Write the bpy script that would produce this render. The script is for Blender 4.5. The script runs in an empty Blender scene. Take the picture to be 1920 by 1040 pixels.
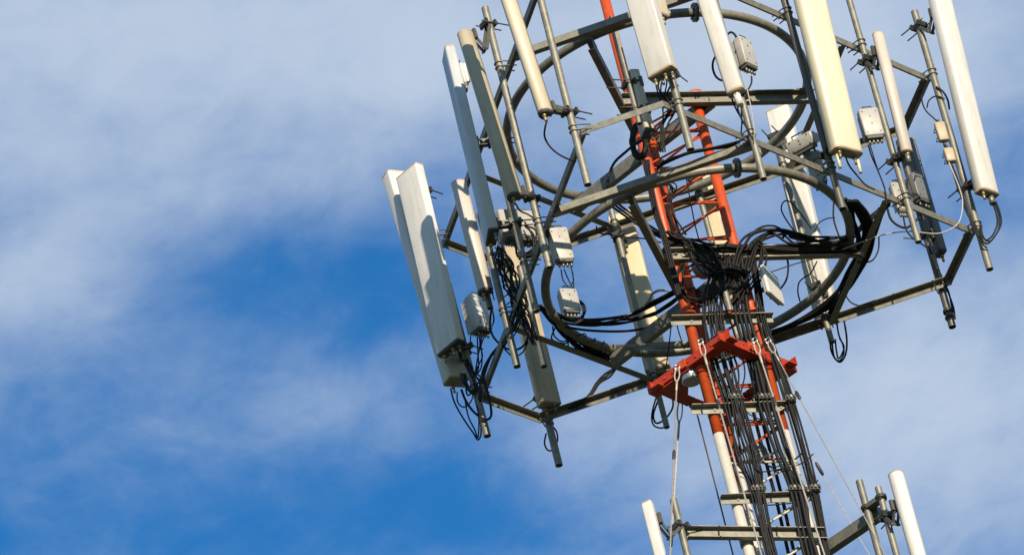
import bpy, math, random
from mathutils import Vector, Matrix
scene = bpy.context.scene
col = scene.collection
R = math.radians
rng = random.Random(11)

# ------------------------------------------------------------------ camera
cam_d = bpy.data.cameras.new('camera')
cam = bpy.data.objects.new('camera', cam_d); col.objects.link(cam)
cam_d.sensor_width = 36.0; cam_d.lens = 242.48; cam_d.clip_start = 0.5; cam_d.clip_end = 6000
cam.matrix_world = Matrix.Translation((0, -45.172, 1.6)) @ Matrix.Rotation(R(1.838), 4, 'Z') @ Matrix.Rotation(R(123.83), 4, 'X') @ Matrix.Rotation(R(-13.751), 4, 'Z')
scene.camera = cam

# ------------------------------------------------------------------ light
SUN_AZ, SUN_EL = 21.0, 20.0       # degrees to the right of straight behind the camera, degrees above the horizon
sd = Vector((math.sin(R(SUN_AZ))*math.cos(R(SUN_EL)), -math.cos(R(SUN_AZ))*math.cos(R(SUN_EL)), math.sin(R(SUN_EL))))
sun_d = bpy.data.lights.new('sun', 'SUN'); sun_d.energy = 5.0; sun_d.angle = R(0.53); sun_d.color = (1.0, 0.88, 0.70)
sun = bpy.data.objects.new('sun', sun_d); col.objects.link(sun)
sun.rotation_euler = sd.to_track_quat('Z', 'Y').to_euler(); sun.location = (20, -40, 60)
scene.view_settings.view_transform = 'Standard'; scene.view_settings.look = 'None'
scene.view_settings.exposure = 0.45; scene.view_settings.gamma = 1.0

# ------------------------------------------------------------------ sky: clear blue with thin high cloud
world = bpy.data.worlds.new('World'); scene.world = world; world.use_nodes = True
wt = world.node_tree; wn = wt.nodes; wl = wt.links; wn.clear()
def N_(kind, **kw):
    n = wn.new(kind)
    for k, v in kw.items(): setattr(n, k, v)
    return n
def M_(op, a, b=None, c=None, clamp=False):
    n = wn.new('ShaderNodeMath'); n.operation = op; n.use_clamp = clamp
    for i, x in enumerate((a, b, c)):
        if x is None: continue
        if isinstance(x, (int, float)): n.inputs[i].default_value = x
        else: wl.new(x, n.inputs[i])
    return n.outputs[0]
sky = N_('ShaderNodeTexSky', sky_type='NISHITA', sun_disc=False)
sky.sun_elevation = R(SUN_EL); sky.sun_rotation = math.pi - R(SUN_AZ); sky.air_density = 1.0; sky.dust_density = 0.3; sky.ozone_density = 3.0
hs = N_('ShaderNodeHueSaturation'); hs.inputs['Saturation'].default_value = 1.25; hs.inputs['Value'].default_value = 1.0
wl.new(sky.outputs[0], hs.inputs['Color'])
tc = N_('ShaderNodeTexCoord'); sep = N_('ShaderNodeSeparateXYZ'); wl.new(tc.outputs['Generated'], sep.inputs[0])
zc = M_('MAXIMUM', sep.outputs[2], 0.06)
U = M_('DIVIDE', sep.outputs[0], zc); Vv = M_('DIVIDE', sep.outputs[1], zc)   # the flat cloud layer overhead
cmb = N_('ShaderNodeCombineXYZ'); wl.new(U, cmb.inputs[0]); wl.new(Vv, cmb.inputs[1])
def noise(scale, detail, rough, dist, off, stretch=(1, 1, 1), rot=0.0):
    mp = N_('ShaderNodeMapping'); mp.inputs['Location'].default_value = off; mp.inputs['Scale'].default_value = stretch; mp.inputs['Rotation'].default_value = (0, 0, rot)
    wl.new(cmb.outputs[0], mp.inputs[0])
    n = N_('ShaderNodeTexNoise'); n.inputs['Scale'].default_value = scale; n.inputs['Detail'].default_value = detail
    n.inputs['Roughness'].default_value = rough; n.inputs['Distortion'].default_value = dist
    wl.new(mp.outputs[0], n.inputs['Vector']); return n.outputs[0]
def bank(u, v, ru, rv, rot, amt):      # one bank of the cloud layer, an ellipse lying in it
    du = M_('SUBTRACT', U, u); dv = M_('SUBTRACT', Vv, v); c, s = math.cos(rot), math.sin(rot)
    a = M_('ADD', M_('MULTIPLY', du, c/ru), M_('MULTIPLY', dv, s/ru)); b = M_('ADD', M_('MULTIPLY', du, -s/rv), M_('MULTIPLY', dv, c/rv))
    q = M_('ADD', M_('MULTIPLY', a, a), M_('MULTIPLY', b, b))
    return M_('MULTIPLY', M_('POWER', math.e, M_('MULTIPLY', q, -1.0)), amt)
BANKS = [(-0.1062, 1.3512, 0.1085, 0.0398, -2.6795, 0.55), (-0.0051, 1.3925, 0.0851, 0.0381, -2.644, 0.48), (0.0723, 1.4324, 0.0701, 0.0489, -2.3291, 0.42), (-0.1511, 1.3945, 0.0447, 0.0285, -2.1144, 0.36), (-0.1682, 1.4388, 0.0318, 0.0224, -2.4525, 0.3), (-0.1083, 1.4072, 0.0419, 0.0194, -2.0766, 0.14), (-0.1002, 1.5246, 0.039, 0.0194, 2.7386, 0.2), (-0.0372, 1.5693, 0.0482, 0.0312, -2.428, 0.3), (0.0467, 1.6136, 0.082, 0.0556, -1.8434, 0.52), (0.0031, 1.5263, 0.0527, 0.0345, -1.7012, 0.1), (-0.1202, 1.4516, 0.0328, 0.0241, -2.9425, -0.34), (-0.1659, 1.5644, 0.1061, 0.0432, -2.6208, -0.46), (-0.0774, 1.5947, 0.0452, 0.0296, -2.4178, -0.34), (-0.0844, 1.479, 0.0351, 0.0231, -1.614, -0.34), (0.0809, 1.5213, 0.0278, 0.0128, -1.5595, -0.15)]
SKY_TINT = (0.46, 0.90, 1.06, 1); CLOUD = (3.6, 4.25, 5.2, 1); NAMP = (1.35, 0.62, 0.28)

hsum = None
for bk in BANKS:
    o = bank(*bk); hsum = o if hsum is None else M_('ADD', hsum, o)
n1 = noise(11.0, 9.0, 0.58, 0.25, (1.7, 3.1, 0), (1.0, 0.72, 1), 0.25)
n2 = noise(40.0, 7.0, 0.6, 0.4, (4.7, 0.4, 0), (1.0, 0.8, 1), 0.25)
nn = M_('ADD', M_('MULTIPLY', M_('SUBTRACT', n1, 0.5), NAMP[0]), M_('MULTIPLY', M_('SUBTRACT', n2, 0.5), NAMP[1]))
cov = M_('ADD', M_('ADD', hsum, nn), NAMP[2])
mr = N_('ShaderNodeMapRange', interpolation_type='SMOOTHSTEP'); mr.inputs['From Min'].default_value = -0.25; mr.inputs['From Max'].default_value = 1.15
mr.inputs['To Min'].default_value = 0.0; mr.inputs['To Max'].default_value = 0.92
wl.new(cov, mr.inputs['Value'])
bg = N_('ShaderNodeBackground'); bg.inputs['Strength'].default_value = 0.11
tint = N_('ShaderNodeMix', data_type='RGBA', blend_type='MULTIPLY'); tint.inputs[0].default_value = 1.0; tint.inputs[7].default_value = SKY_TINT
wl.new(hs.outputs[0], tint.inputs[6])
mixc = N_('ShaderNodeMix', data_type='RGBA'); wl.new(mr.outputs[0], mixc.inputs[0]); wl.new(tint.outputs[2], mixc.inputs[6]); mixc.inputs[7].default_value = CLOUD
wl.new(mixc.outputs[2], bg.inputs['Color'])
wo = N_('ShaderNodeOutputWorld'); wl.new(bg.outputs[0], wo.inputs[0])

# ------------------------------------------------------------------ data
# world coordinates in metres, ground at z = 0, mast axis at the origin
H = 1.527
D_EDGE = 1.4
E_EDGE = 2.221
C_EDGE = 1.354
RING = 1.225
TH = 1.4472
POLES = {
    'V1': (-0.656, -2.223, 31.035, 33.288, 0.029),
    'L2': (-1.115, -1.138, 31.124, 33.667, 0.029),
    'L3': (-1.307, -0.683, 31.066, 32.626, 0.027),
    'L4': (-1.574, -0.052, 31.032, 32.524, 0.029),
    'L5': (-1.678, 0.117, 31.737, 32.842, 0.025),
    'V6': (-1.967, 0.902, 31.091, 33.617, 0.03),
    'V5': (-1.494, 1.667, 31.137, 33.276, 0.031),
    'V5b': (-1.408, 1.233, 31.805, 32.798, 0.027),
    'F7': (-0.577, 1.402, 31.057, 33.215, 0.024),
    'F8': (0.15, 1.311, 31.615, 33.247, 0.024),
    'F9': (0.869, 1.222, 31.321, 33.201, 0.024),
    'V4': (1.828, 1.244, 31.186, 33.045, 0.03),
    'R11': (1.7, -0.173, 31.121, 33.908, 0.026),
    'V3': (2.205, 0.48, 31.13, 33.712, 0.029),
    'R13': (1.183, -0.857, 31.145, 33.794, 0.029),
    'R14': (0.644, -1.57, 31.12, 33.662, 0.027),
    'R15': (0.162, -2.208, 31.116, 33.774, 0.03),
    'B16': (-0.641, -0.569, 27.89, 29.17, 0.028),
    'B17a': (0.76, -0.418, 27.316, 29.003, 0.028),
    'B17b': (0.883, -0.511, 27.225, 28.849, 0.026),
    'P18': (-0.163, -2.02, 31.599, 32.321, 0.021),
}
ANT = {
    'A1': ('V3', 2.35, 0.361, 31.743, 2.453, 34.251, -41.348, 0.2, 0.1),
    'A2': ('R13', 1.327, -0.994, 31.547, 1.4, 33.646, -47.842, 0.27, 0.11),
    'A3': ('R15', 0.105, -2.377, 31.734, 0.074, 33.72, -114.254, 0.22, 0.11),
    'A4': ('R14', 0.612, -1.739, 31.844, 0.546, 33.815, -104.452, 0.14, 0.09),
    'A5': ('V1', -0.839, -2.386, 31.655, -0.949, 33.599, -116.822, 0.11, 0.105),
    'A6': ('L2', -1.249, -1.301, 31.733, -1.322, 33.365, -116.822, 0.118, 0.105),
    'A7': ('L3', -1.502, -0.73, 31.806, -1.493, 33.624, -164.291, 0.227, 0.085),
    'A8a': ('V6', -2.082, 0.767, 31.884, -2.079, 33.66, -129.289, 0.26, 0.09),
    'A8b': ('V6', -2.114, 1.062, 31.764, -2.218, 33.872, -145.196, 0.13, 0.19),
    'A9': ('L5', -1.691, -0.002, 31.814, -1.696, 32.898, -138.652, 0.12, 0.1),
    'A10': ('V5', -1.451, 1.52, 31.617, -1.451, 33.164, -143.931, 0.11, 0.18),
    'A11': ('F7', -0.533, 1.581, 31.717, -0.517, 33.267, 83.089, 0.205, 0.1),
    'A12': ('F8', 0.254, 1.49, 32.122, 0.254, 33.39, 83.089, 0.2, 0.1),
    'A13': ('F9', 0.89, 1.394, 31.657, 0.955, 33.751, 72.474, 0.2, 0.1),
    'A14': ('V4', 1.902, 1.296, 31.921, 1.902, 33.051, 31.457, 0.12, 0.07),
    'A15': ('R11', 1.8, -0.295, 31.881, 1.841, 33.044, -45.0, 0.105, 0.085),
    'A16': ('B16', -0.837, -0.779, 27.59, -0.837, 29.072, -107.526, 0.085, 0.07),
    'A17': ('B17b', 1.035, -0.671, 27.086, 1.035, 28.825, -53.13, 0.12, 0.12),
    'A18': ('P18', -0.123, -1.964, 31.513, -0.123, 32.099, -154.463, 0.14, 0.08),
    'A19': ('R15', 0.209, -2.178, 32.393, 0.209, 33.62, -36.87, 0.12, 0.08),
}
BOX = {
    'R0': (-1.415, -0.703, 33.406, 0.07, 0.05, 0.2, 195, 0),
    'R1': (-1.828, 0.852, 32.191, 0.15, 0.16, 0.33, -45, 0),
    'R2': (-1.296, -0.463, 32.002, 0.36, 0.16, 0.26, -60, 0),
    'R3': (-1.003, -0.888, 31.459, 0.16, 0.1, 0.3, -70, 0),
    'R4': (-1.047, -0.688, 31.073, 0.15, 0.09, 0.2, -60, 0),
    'R5': (0.748, -1.45, 32.368, 0.15, 0.12, 0.26, -35, 0),
    'R6': (1.573, -0.607, 32.001, 0.16, 0.12, 0.26, -75, 0),
    'R7': (2.136, 0.42, 32.457, 0.085, 0.08, 0.18, -75, 0),
    'R7b': (2.145, 0.42, 32.22, 0.08, 0.08, 0.13, -75, 0),
    'R8a': (1.689, 1.144, 32.442, 0.1, 0.08, 0.27, -60, 0),
    'R8b': (1.865, 1.144, 32.472, 0.16, 0.1, 0.25, -40, 0),
    'R10': (1.04, -0.657, 31.959, 0.24, 0.16, 0.1, -115, 25),
    'R10b': (1.074, -0.507, 31.801, 0.12, 0.1, 0.3, -80, 0),
    'R11': (0.5, -0.1, 31.125, 0.27, 0.05, 0.27, -30, 0),
    'R12': (0.033, 0.05, 31.527, 0.18, 0.12, 0.12, -90, 0),
    'R13': (-0.279, -0.2, 30.467, 0.16, 0.12, 0.16, -90, 0),
    'R14': (0.101, 0.1, 29.797, 0.24, 0.02, 0.1, -90, 0),
}
STAY = [(-0.829, 0.95, 31.62), (-0.216, 0.28, 31.037)]
BOOM_L = [(-0.615, -0.493, 28.89), (0.397, -0.066, 28.824)]
BOOM_R = [(0.159, 0.149, 28.736), (0.857, -0.379, 28.708)]
CLAMPS = [((0.008, -0.274, 30.098), 4), ((0.227, -0.181, 30.089), 5), ((0.416, -0.101, 30.07), 3), ((-0.001, -0.277, 29.246), 4), ((0.291, -0.154, 29.232), 5), ((0.419, -0.1, 29.23), 3)]
PAN = (-20, 0, 0)
COLLAR = [(0.047, -0.54, 30.45), (0.5, 0.095, 30.45), (-0.134, 0.532, 30.45), (-0.587, -0.103, 30.45)]
GUY = [((-0.364, -0.3, 30.48), (-5.975, -12.661, 0.0)), ((-0.138, -0.56, 30.48), (0.346, -11.995, 0.0)), ((0.27, -0.385, 30.48), (1.239, -11.936, 0.0)), ((0.37, -0.337, 30.48), (4.818, -13.145, 0.0)), ((-0.406, 0.157, 30.48), (-10.833, 10.375, 0.0)), ((-0.305, -0.281, 30.06), (-0.505, 11.989, 0.0)), ((0.293, 0.196, 30.48), (9.039, 11.971, 0.0))]
CABLES = [
    ('trunk_left', 0.01, [(0.178, -0.203, 31.459), (-0.002, -0.279, 31.12), (-0.071, -0.308, 30.841), (-0.096, -0.319, 30.435), (-0.082, -0.313, 30.091), (-0.079, -0.311, 29.83), (-0.067, -0.307, 29.555), (-0.061, -0.304, 29.243), (-0.057, -0.302, 28.913), (-0.063, -0.305, 28.644), (-0.057, -0.302, 28.062), (-0.09, -0.316, 25.08)]),
    ('trunk_left', 0.0065, [(0.177, -0.172, 31.48), (0.003, -0.246, 31.14), (-0.074, -0.279, 30.861), (-0.084, -0.283, 30.454), (-0.067, -0.276, 30.11), (-0.063, -0.274, 29.849), (-0.1, -0.289, 29.576), (-0.05, -0.268, 29.261), (-0.061, -0.273, 28.932), (-0.055, -0.27, 28.662), (-0.05, -0.268, 28.08), (-0.083, -0.282, 25.095)]),
    ('trunk_left', 0.008, [(0.188, -0.215, 31.448), (0.03, -0.281, 31.108), (-0.062, -0.32, 30.83), (-0.066, -0.322, 30.423), (-0.053, -0.316, 30.08), (-0.069, -0.323, 29.82), (-0.087, -0.331, 29.546), (-0.04, -0.311, 29.232), (-0.037, -0.31, 28.902), (-0.049, -0.315, 28.634), (-0.042, -0.312, 28.052), (-0.075, -0.326, 25.07)]),
    ('trunk_left', 0.0065, [(0.226, -0.16, 31.472), (0.024, -0.246, 31.133), (-0.019, -0.264, 30.853), (-0.053, -0.278, 30.447), (-0.039, -0.272, 30.103), (-0.029, -0.268, 29.842), (-0.062, -0.282, 29.569), (-0.03, -0.269, 29.255), (-0.027, -0.267, 28.925), (-0.034, -0.27, 28.656), (-0.035, -0.271, 28.074), (-0.068, -0.285, 25.09)]),
    ('trunk_left', 0.008, [(0.211, -0.207, 31.446), (0.04, -0.28, 31.106), (-0.029, -0.309, 30.827), (-0.052, -0.319, 30.421), (-0.024, -0.307, 30.077), (-0.044, -0.315, 29.817), (-0.043, -0.315, 29.543), (-0.02, -0.305, 29.229), (-0.026, -0.308, 28.9), (-0.037, -0.312, 28.631), (-0.028, -0.308, 28.049), (-0.06, -0.322, 25.068)]),
    ('trunk_left', 0.008, [(0.211, -0.192, 31.456), (0.054, -0.258, 31.116), (-0.008, -0.285, 30.836), (-0.015, -0.287, 30.43), (-0.01, -0.285, 30.086), (-0.024, -0.291, 29.826), (-0.02, -0.29, 29.551), (-0.009, -0.285, 29.239), (-0.027, -0.293, 28.91), (-0.026, -0.292, 28.64), (-0.02, -0.29, 28.058), (-0.053, -0.303, 25.075)]),
    ('trunk_left', 0.01, [(0.232, -0.197, 31.446), (0.07, -0.266, 31.106), (0.015, -0.289, 30.826), (-0.01, -0.299, 30.42), (0.004, -0.294, 30.076), (-0.001, -0.296, 29.816), (0.013, -0.29, 29.541), (0.001, -0.295, 29.229), (-0.012, -0.3, 28.9), (-0.011, -0.3, 28.631), (-0.013, -0.301, 28.05), (-0.045, -0.314, 25.068)]),
    ('trunk_left', 0.0065, [(0.231, -0.181, 31.457), (0.078, -0.245, 31.117), (0.04, -0.261, 30.836), (0.008, -0.275, 30.43), (0.018, -0.27, 30.087), (0.02, -0.27, 29.826), (0.03, -0.266, 29.551), (0.011, -0.273, 29.239), (-0.008, -0.282, 28.91), (-0.008, -0.281, 28.641), (-0.006, -0.28, 28.059), (-0.038, -0.294, 25.076)]),
    ('trunk_left', 0.008, [(0.27, -0.162, 31.457), (0.084, -0.241, 31.118), (0.06, -0.251, 30.837), (0.009, -0.272, 30.432), (0.033, -0.262, 30.087), (0.026, -0.265, 29.827), (0.028, -0.265, 29.552), (0.021, -0.267, 29.24), (0.016, -0.27, 28.91), (-0.002, -0.277, 28.642), (0.002, -0.276, 28.06), (-0.03, -0.289, 25.076)]),
    ('trunk_left', 0.01, [(0.247, -0.19, 31.446), (0.124, -0.242, 31.104), (0.056, -0.271, 30.825), (0.053, -0.272, 30.418), (0.047, -0.275, 30.075), (0.054, -0.272, 29.814), (0.047, -0.275, 29.54), (0.031, -0.281, 29.228), (0.01, -0.29, 28.899), (0.008, -0.291, 28.631), (0.009, -0.291, 28.049), (-0.023, -0.304, 25.066)]),
    ('trunk_left', 0.0065, [(0.293, -0.16, 31.452), (0.132, -0.228, 31.111), (0.075, -0.252, 30.832), (0.047, -0.264, 30.426), (0.061, -0.257, 30.082), (0.067, -0.255, 29.82), (0.066, -0.255, 29.546), (0.042, -0.266, 29.235), (0.022, -0.274, 28.906), (0.014, -0.277, 28.637), (0.017, -0.276, 28.055), (-0.015, -0.29, 25.072)]),
    ('trunk_mid', 0.013, [(0.245, -0.173, 31.458), (0.214, -0.186, 31.138), (0.174, -0.203, 30.832), (0.177, -0.202, 30.424), (0.173, -0.204, 30.081), (0.201, -0.192, 29.618), (0.239, -0.176, 29.229), (0.22, -0.184, 28.9), (0.213, -0.187, 28.631), (0.213, -0.187, 28.048), (0.192, -0.196, 25.06)]),
    ('trunk_mid', 0.013, [(0.277, -0.16, 31.456), (0.229, -0.18, 31.138), (0.208, -0.189, 30.831), (0.216, -0.185, 30.423), (0.207, -0.19, 30.079), (0.24, -0.175, 29.617), (0.27, -0.163, 29.228), (0.256, -0.169, 28.898), (0.245, -0.173, 28.629), (0.244, -0.174, 28.046), (0.222, -0.183, 25.058)]),
    ('trunk_mid', 0.016, [(0.309, -0.146, 31.455), (0.265, -0.165, 31.136), (0.242, -0.174, 30.829), (0.243, -0.174, 30.422), (0.24, -0.175, 30.078), (0.233, -0.178, 29.617), (0.302, -0.149, 29.226), (0.291, -0.154, 28.896), (0.276, -0.16, 28.627), (0.276, -0.16, 28.045), (0.252, -0.17, 25.056)]),
    ('trunk_mid', 0.016, [(0.342, -0.132, 31.454), (0.302, -0.149, 31.135), (0.276, -0.16, 30.828), (0.294, -0.152, 30.419), (0.274, -0.161, 30.076), (0.287, -0.155, 29.615), (0.334, -0.136, 29.225), (0.304, -0.148, 28.896), (0.307, -0.147, 28.626), (0.307, -0.147, 28.043), (0.283, -0.157, 25.054)]),
    ('trunk_mid', 0.0075, [(0.269, -0.136, 31.475), (0.218, -0.157, 31.156), (0.202, -0.164, 30.849), (0.194, -0.168, 30.441), (0.2, -0.165, 30.097), (0.234, -0.151, 29.634), (0.25, -0.144, 29.245), (0.234, -0.151, 28.916), (0.229, -0.153, 28.646), (0.229, -0.153, 28.063), (0.207, -0.162, 25.073)]),
    ('trunk_mid', 0.0075, [(0.301, -0.122, 31.474), (0.255, -0.142, 31.155), (0.239, -0.149, 30.847), (0.228, -0.153, 30.44), (0.234, -0.151, 30.095), (0.247, -0.145, 29.633), (0.294, -0.125, 29.243), (0.272, -0.135, 28.914), (0.26, -0.14, 28.645), (0.26, -0.14, 28.061), (0.237, -0.149, 25.071)]),
    ('trunk_mid', 0.0075, [(0.334, -0.109, 31.472), (0.291, -0.127, 31.153), (0.275, -0.134, 30.846), (0.255, -0.142, 30.439), (0.271, -0.135, 30.094), (0.312, -0.118, 29.63), (0.31, -0.118, 29.242), (0.302, -0.122, 28.912), (0.292, -0.126, 28.643), (0.291, -0.127, 28.06), (0.268, -0.137, 25.069)]),
    ('trunk_right', 0.008, [(0.396, -0.085, 31.458), (0.376, -0.094, 31.148), (0.34, -0.109, 30.841), (0.362, -0.1, 30.432), (0.372, -0.095, 30.088), (0.378, -0.093, 29.626), (0.381, -0.091, 29.237), (0.369, -0.096, 28.907), (0.355, -0.103, 28.638), (0.35, -0.105, 28.055), (0.324, -0.115, 25.063)]),
    ('trunk_right', 0.006, [(0.405, -0.072, 31.464), (0.385, -0.08, 31.155), (0.361, -0.09, 30.847), (0.367, -0.087, 30.438), (0.386, -0.079, 30.093), (0.399, -0.074, 29.631), (0.393, -0.076, 29.243), (0.379, -0.082, 28.913), (0.364, -0.089, 28.643), (0.359, -0.091, 28.06), (0.333, -0.102, 25.068)]),
    ('trunk_right', 0.008, [(0.412, -0.09, 31.449), (0.393, -0.098, 31.14), (0.363, -0.111, 30.833), (0.389, -0.1, 30.423), (0.4, -0.096, 30.079), (0.412, -0.091, 29.616), (0.405, -0.093, 29.229), (0.389, -0.1, 28.899), (0.373, -0.107, 28.63), (0.368, -0.109, 28.047), (0.342, -0.12, 25.056)]),
    ('trunk_right', 0.008, [(0.421, -0.073, 31.458), (0.402, -0.081, 31.148), (0.38, -0.091, 30.841), (0.394, -0.084, 30.432), (0.414, -0.076, 30.087), (0.408, -0.079, 29.625), (0.417, -0.075, 29.236), (0.399, -0.083, 28.906), (0.383, -0.089, 28.637), (0.378, -0.091, 28.054), (0.352, -0.103, 25.062)]),
    ('trunk_right', 0.008, [(0.429, -0.068, 31.459), (0.411, -0.076, 31.149), (0.384, -0.087, 30.841), (0.402, -0.08, 30.432), (0.428, -0.069, 30.087), (0.427, -0.069, 29.625), (0.429, -0.068, 29.237), (0.409, -0.077, 28.907), (0.392, -0.084, 28.638), (0.387, -0.086, 28.054), (0.361, -0.097, 25.062)]),
    ('trunk_right', 0.008, [(0.437, -0.076, 31.451), (0.42, -0.083, 31.142), (0.395, -0.093, 30.834), (0.419, -0.083, 30.425), (0.442, -0.074, 30.08), (0.45, -0.07, 29.617), (0.441, -0.074, 29.23), (0.419, -0.083, 28.9), (0.402, -0.091, 28.631), (0.397, -0.093, 28.048), (0.37, -0.104, 25.056)]),
    ('trunk_back', 0.014, [(0.123, 0.242, 30.42), (0.116, 0.239, 30.065), (0.114, 0.238, 29.713), (0.116, 0.239, 29.438), (0.107, 0.235, 29.115), (0.099, 0.232, 28.819), (0.097, 0.231, 28.329), (0.061, 0.216, 25.314)]),
    ('trunk_back', 0.014, [(0.175, 0.264, 30.418), (0.168, 0.261, 30.063), (0.166, 0.26, 29.71), (0.164, 0.259, 29.435), (0.151, 0.254, 29.113), (0.143, 0.25, 28.817), (0.137, 0.248, 28.327), (0.061, 0.216, 25.314)]),
    ('mast_wire', 0.005, [(0.08, -0.156, 32.295), (0.063, -0.163, 32.033), (0.052, -0.168, 31.824), (0.051, -0.169, 31.657)]),
    ('arch', 0.01, [(0.224, -0.205, 31.226), (0.285, -0.179, 31.403), (0.37, -0.143, 31.575), (0.487, -0.093, 31.659), (0.606, -0.043, 31.671), (0.736, 0.012, 31.537), (0.972, 0.111, 31.56), (1.22, 0.216, 31.606), (1.368, 0.279, 31.728), (1.507, 0.338, 31.859)]),
    ('arch', 0.012, [(0.244, -0.216, 31.212), (0.313, -0.187, 31.406), (0.386, -0.156, 31.521), (0.485, -0.114, 31.633), (0.665, -0.038, 31.664), (0.838, 0.035, 31.61), (1.004, 0.105, 31.521), (1.166, 0.174, 31.55), (1.372, 0.261, 31.711), (1.52, 0.324, 31.845)]),
    ('arch', 0.008, [(0.264, -0.177, 31.232), (0.341, -0.144, 31.444), (0.419, -0.111, 31.582), (0.525, -0.066, 31.698), (0.653, -0.012, 31.717), (0.782, 0.042, 31.611), (1.008, 0.138, 31.545), (1.167, 0.205, 31.557), (1.369, 0.291, 31.758), (1.504, 0.348, 31.867)]),
    ('arch', 0.008, [(0.284, -0.154, 31.24), (0.36, -0.122, 31.426), (0.439, -0.089, 31.569), (0.575, -0.031, 31.66), (0.677, 0.012, 31.69), (0.773, 0.052, 31.555), (0.982, 0.141, 31.577), (1.171, 0.221, 31.612), (1.395, 0.315, 31.755), (1.509, 0.364, 31.876)]),
    ('arch', 0.01, [(0.304, -0.15, 31.237), (0.385, -0.115, 31.428), (0.459, -0.084, 31.545), (0.602, -0.024, 31.649), (0.687, 0.012, 31.606), (0.744, 0.036, 31.651), (1.003, 0.146, 31.549), (1.167, 0.215, 31.589), (1.414, 0.32, 31.766), (1.508, 0.359, 31.873)]),
    ('arch', 0.01, [(0.324, -0.165, 31.221), (0.41, -0.128, 31.415), (0.486, -0.096, 31.541), (0.595, -0.05, 31.603), (0.707, -0.003, 31.63), (0.811, 0.041, 31.61), (0.984, 0.114, 31.59), (1.225, 0.216, 31.602), (1.42, 0.298, 31.77), (1.497, 0.331, 31.858)]),
    ('arch', 0.01, [(0.345, -0.148, 31.225), (0.436, -0.11, 31.429), (0.517, -0.075, 31.58), (0.624, -0.03, 31.665), (0.754, 0.025, 31.639), (0.758, 0.026, 31.597), (0.953, 0.109, 31.552), (1.211, 0.218, 31.568), (1.382, 0.29, 31.747), (1.521, 0.349, 31.862)]),
    ('beam_run', 0.01, [(-0.187, -0.358, 31.573), (-0.03, -0.292, 31.62), (0.121, -0.228, 31.565), (0.278, -0.162, 31.535), (0.476, -0.078, 31.511), (0.68, 0.008, 31.506), (0.92, 0.11, 31.48), (1.129, 0.198, 31.496), (1.287, 0.265, 31.427)]),
    ('beam_run', 0.01, [(-0.202, -0.365, 31.647), (-0.039, -0.296, 31.575), (0.113, -0.232, 31.525), (0.281, -0.161, 31.549), (0.477, -0.078, 31.512), (0.685, 0.01, 31.532), (0.924, 0.111, 31.499), (1.118, 0.193, 31.447), (1.284, 0.263, 31.414)]),
    ('beam_run', 0.01, [(-0.196, -0.333, 31.596), (-0.044, -0.269, 31.572), (0.116, -0.201, 31.56), (0.271, -0.135, 31.522), (0.476, -0.048, 31.529), (0.676, 0.036, 31.508), (0.924, 0.141, 31.516), (1.12, 0.224, 31.47), (1.288, 0.295, 31.449)]),
    ('beam_run', 0.008, [(-0.195, -0.356, 31.598), (-0.038, -0.289, 31.586), (0.118, -0.223, 31.556), (0.28, -0.155, 31.549), (0.477, -0.072, 31.516), (0.676, 0.013, 31.493), (0.917, 0.114, 31.469), (1.122, 0.201, 31.468), (1.286, 0.271, 31.427)]),
    ('beam_run', 0.006, [(-0.208, -0.34, 31.647), (-0.044, -0.27, 31.572), (0.111, -0.205, 31.536), (0.271, -0.137, 31.522), (0.487, -0.046, 31.578), (0.679, 0.035, 31.518), (0.917, 0.136, 31.483), (1.116, 0.22, 31.454), (1.283, 0.291, 31.427)]),
    ('beam_run', 0.006, [(-0.209, -0.345, 31.61), (-0.046, -0.276, 31.558), (0.112, -0.209, 31.538), (0.28, -0.138, 31.562), (0.483, -0.053, 31.556), (0.676, 0.029, 31.502), (0.928, 0.136, 31.531), (1.122, 0.218, 31.475), (1.287, 0.287, 31.439)]),
    ('beam_run', 0.01, [(-0.208, -0.342, 31.619), (-0.041, -0.271, 31.584), (0.112, -0.206, 31.538), (0.278, -0.136, 31.552), (0.479, -0.051, 31.537), (0.687, 0.037, 31.554), (0.925, 0.137, 31.518), (1.121, 0.221, 31.476), (1.291, 0.292, 31.461)]),
    ('beam_run', 0.01, [(-0.191, -0.355, 31.611), (-0.046, -0.293, 31.548), (0.117, -0.224, 31.551), (0.282, -0.155, 31.557), (0.477, -0.072, 31.515), (0.686, 0.016, 31.539), (0.921, 0.116, 31.49), (1.123, 0.201, 31.47), (1.28, 0.268, 31.401)]),
    ('beam_run', 0.01, [(-0.199, -0.34, 31.659), (-0.034, -0.27, 31.618), (0.11, -0.209, 31.53), (0.278, -0.138, 31.551), (0.472, -0.056, 31.507), (0.678, 0.031, 31.51), (0.919, 0.133, 31.488), (1.124, 0.22, 31.485), (1.287, 0.289, 31.441)]),
    ('fan', 0.006, [(-0.162, -0.399, 31.67), (-0.076, -0.362, 31.62), (0.008, -0.327, 31.544), (0.092, -0.291, 31.442), (0.152, -0.266, 31.352), (0.165, -0.26, 31.208), (0.062, -0.304, 31.006)]),
    ('fan', 0.006, [(-0.167, -0.382, 31.629), (-0.097, -0.352, 31.589), (0.044, -0.292, 31.587), (0.125, -0.258, 31.481), (0.137, -0.253, 31.345), (0.145, -0.25, 31.221), (0.114, -0.263, 31.017)]),
    ('fan', 0.009, [(-0.161, -0.37, 31.671), (-0.077, -0.334, 31.622), (0.016, -0.295, 31.56), (0.129, -0.247, 31.497), (0.127, -0.248, 31.337), (0.137, -0.243, 31.228), (0.072, -0.271, 31.025)]),
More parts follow.
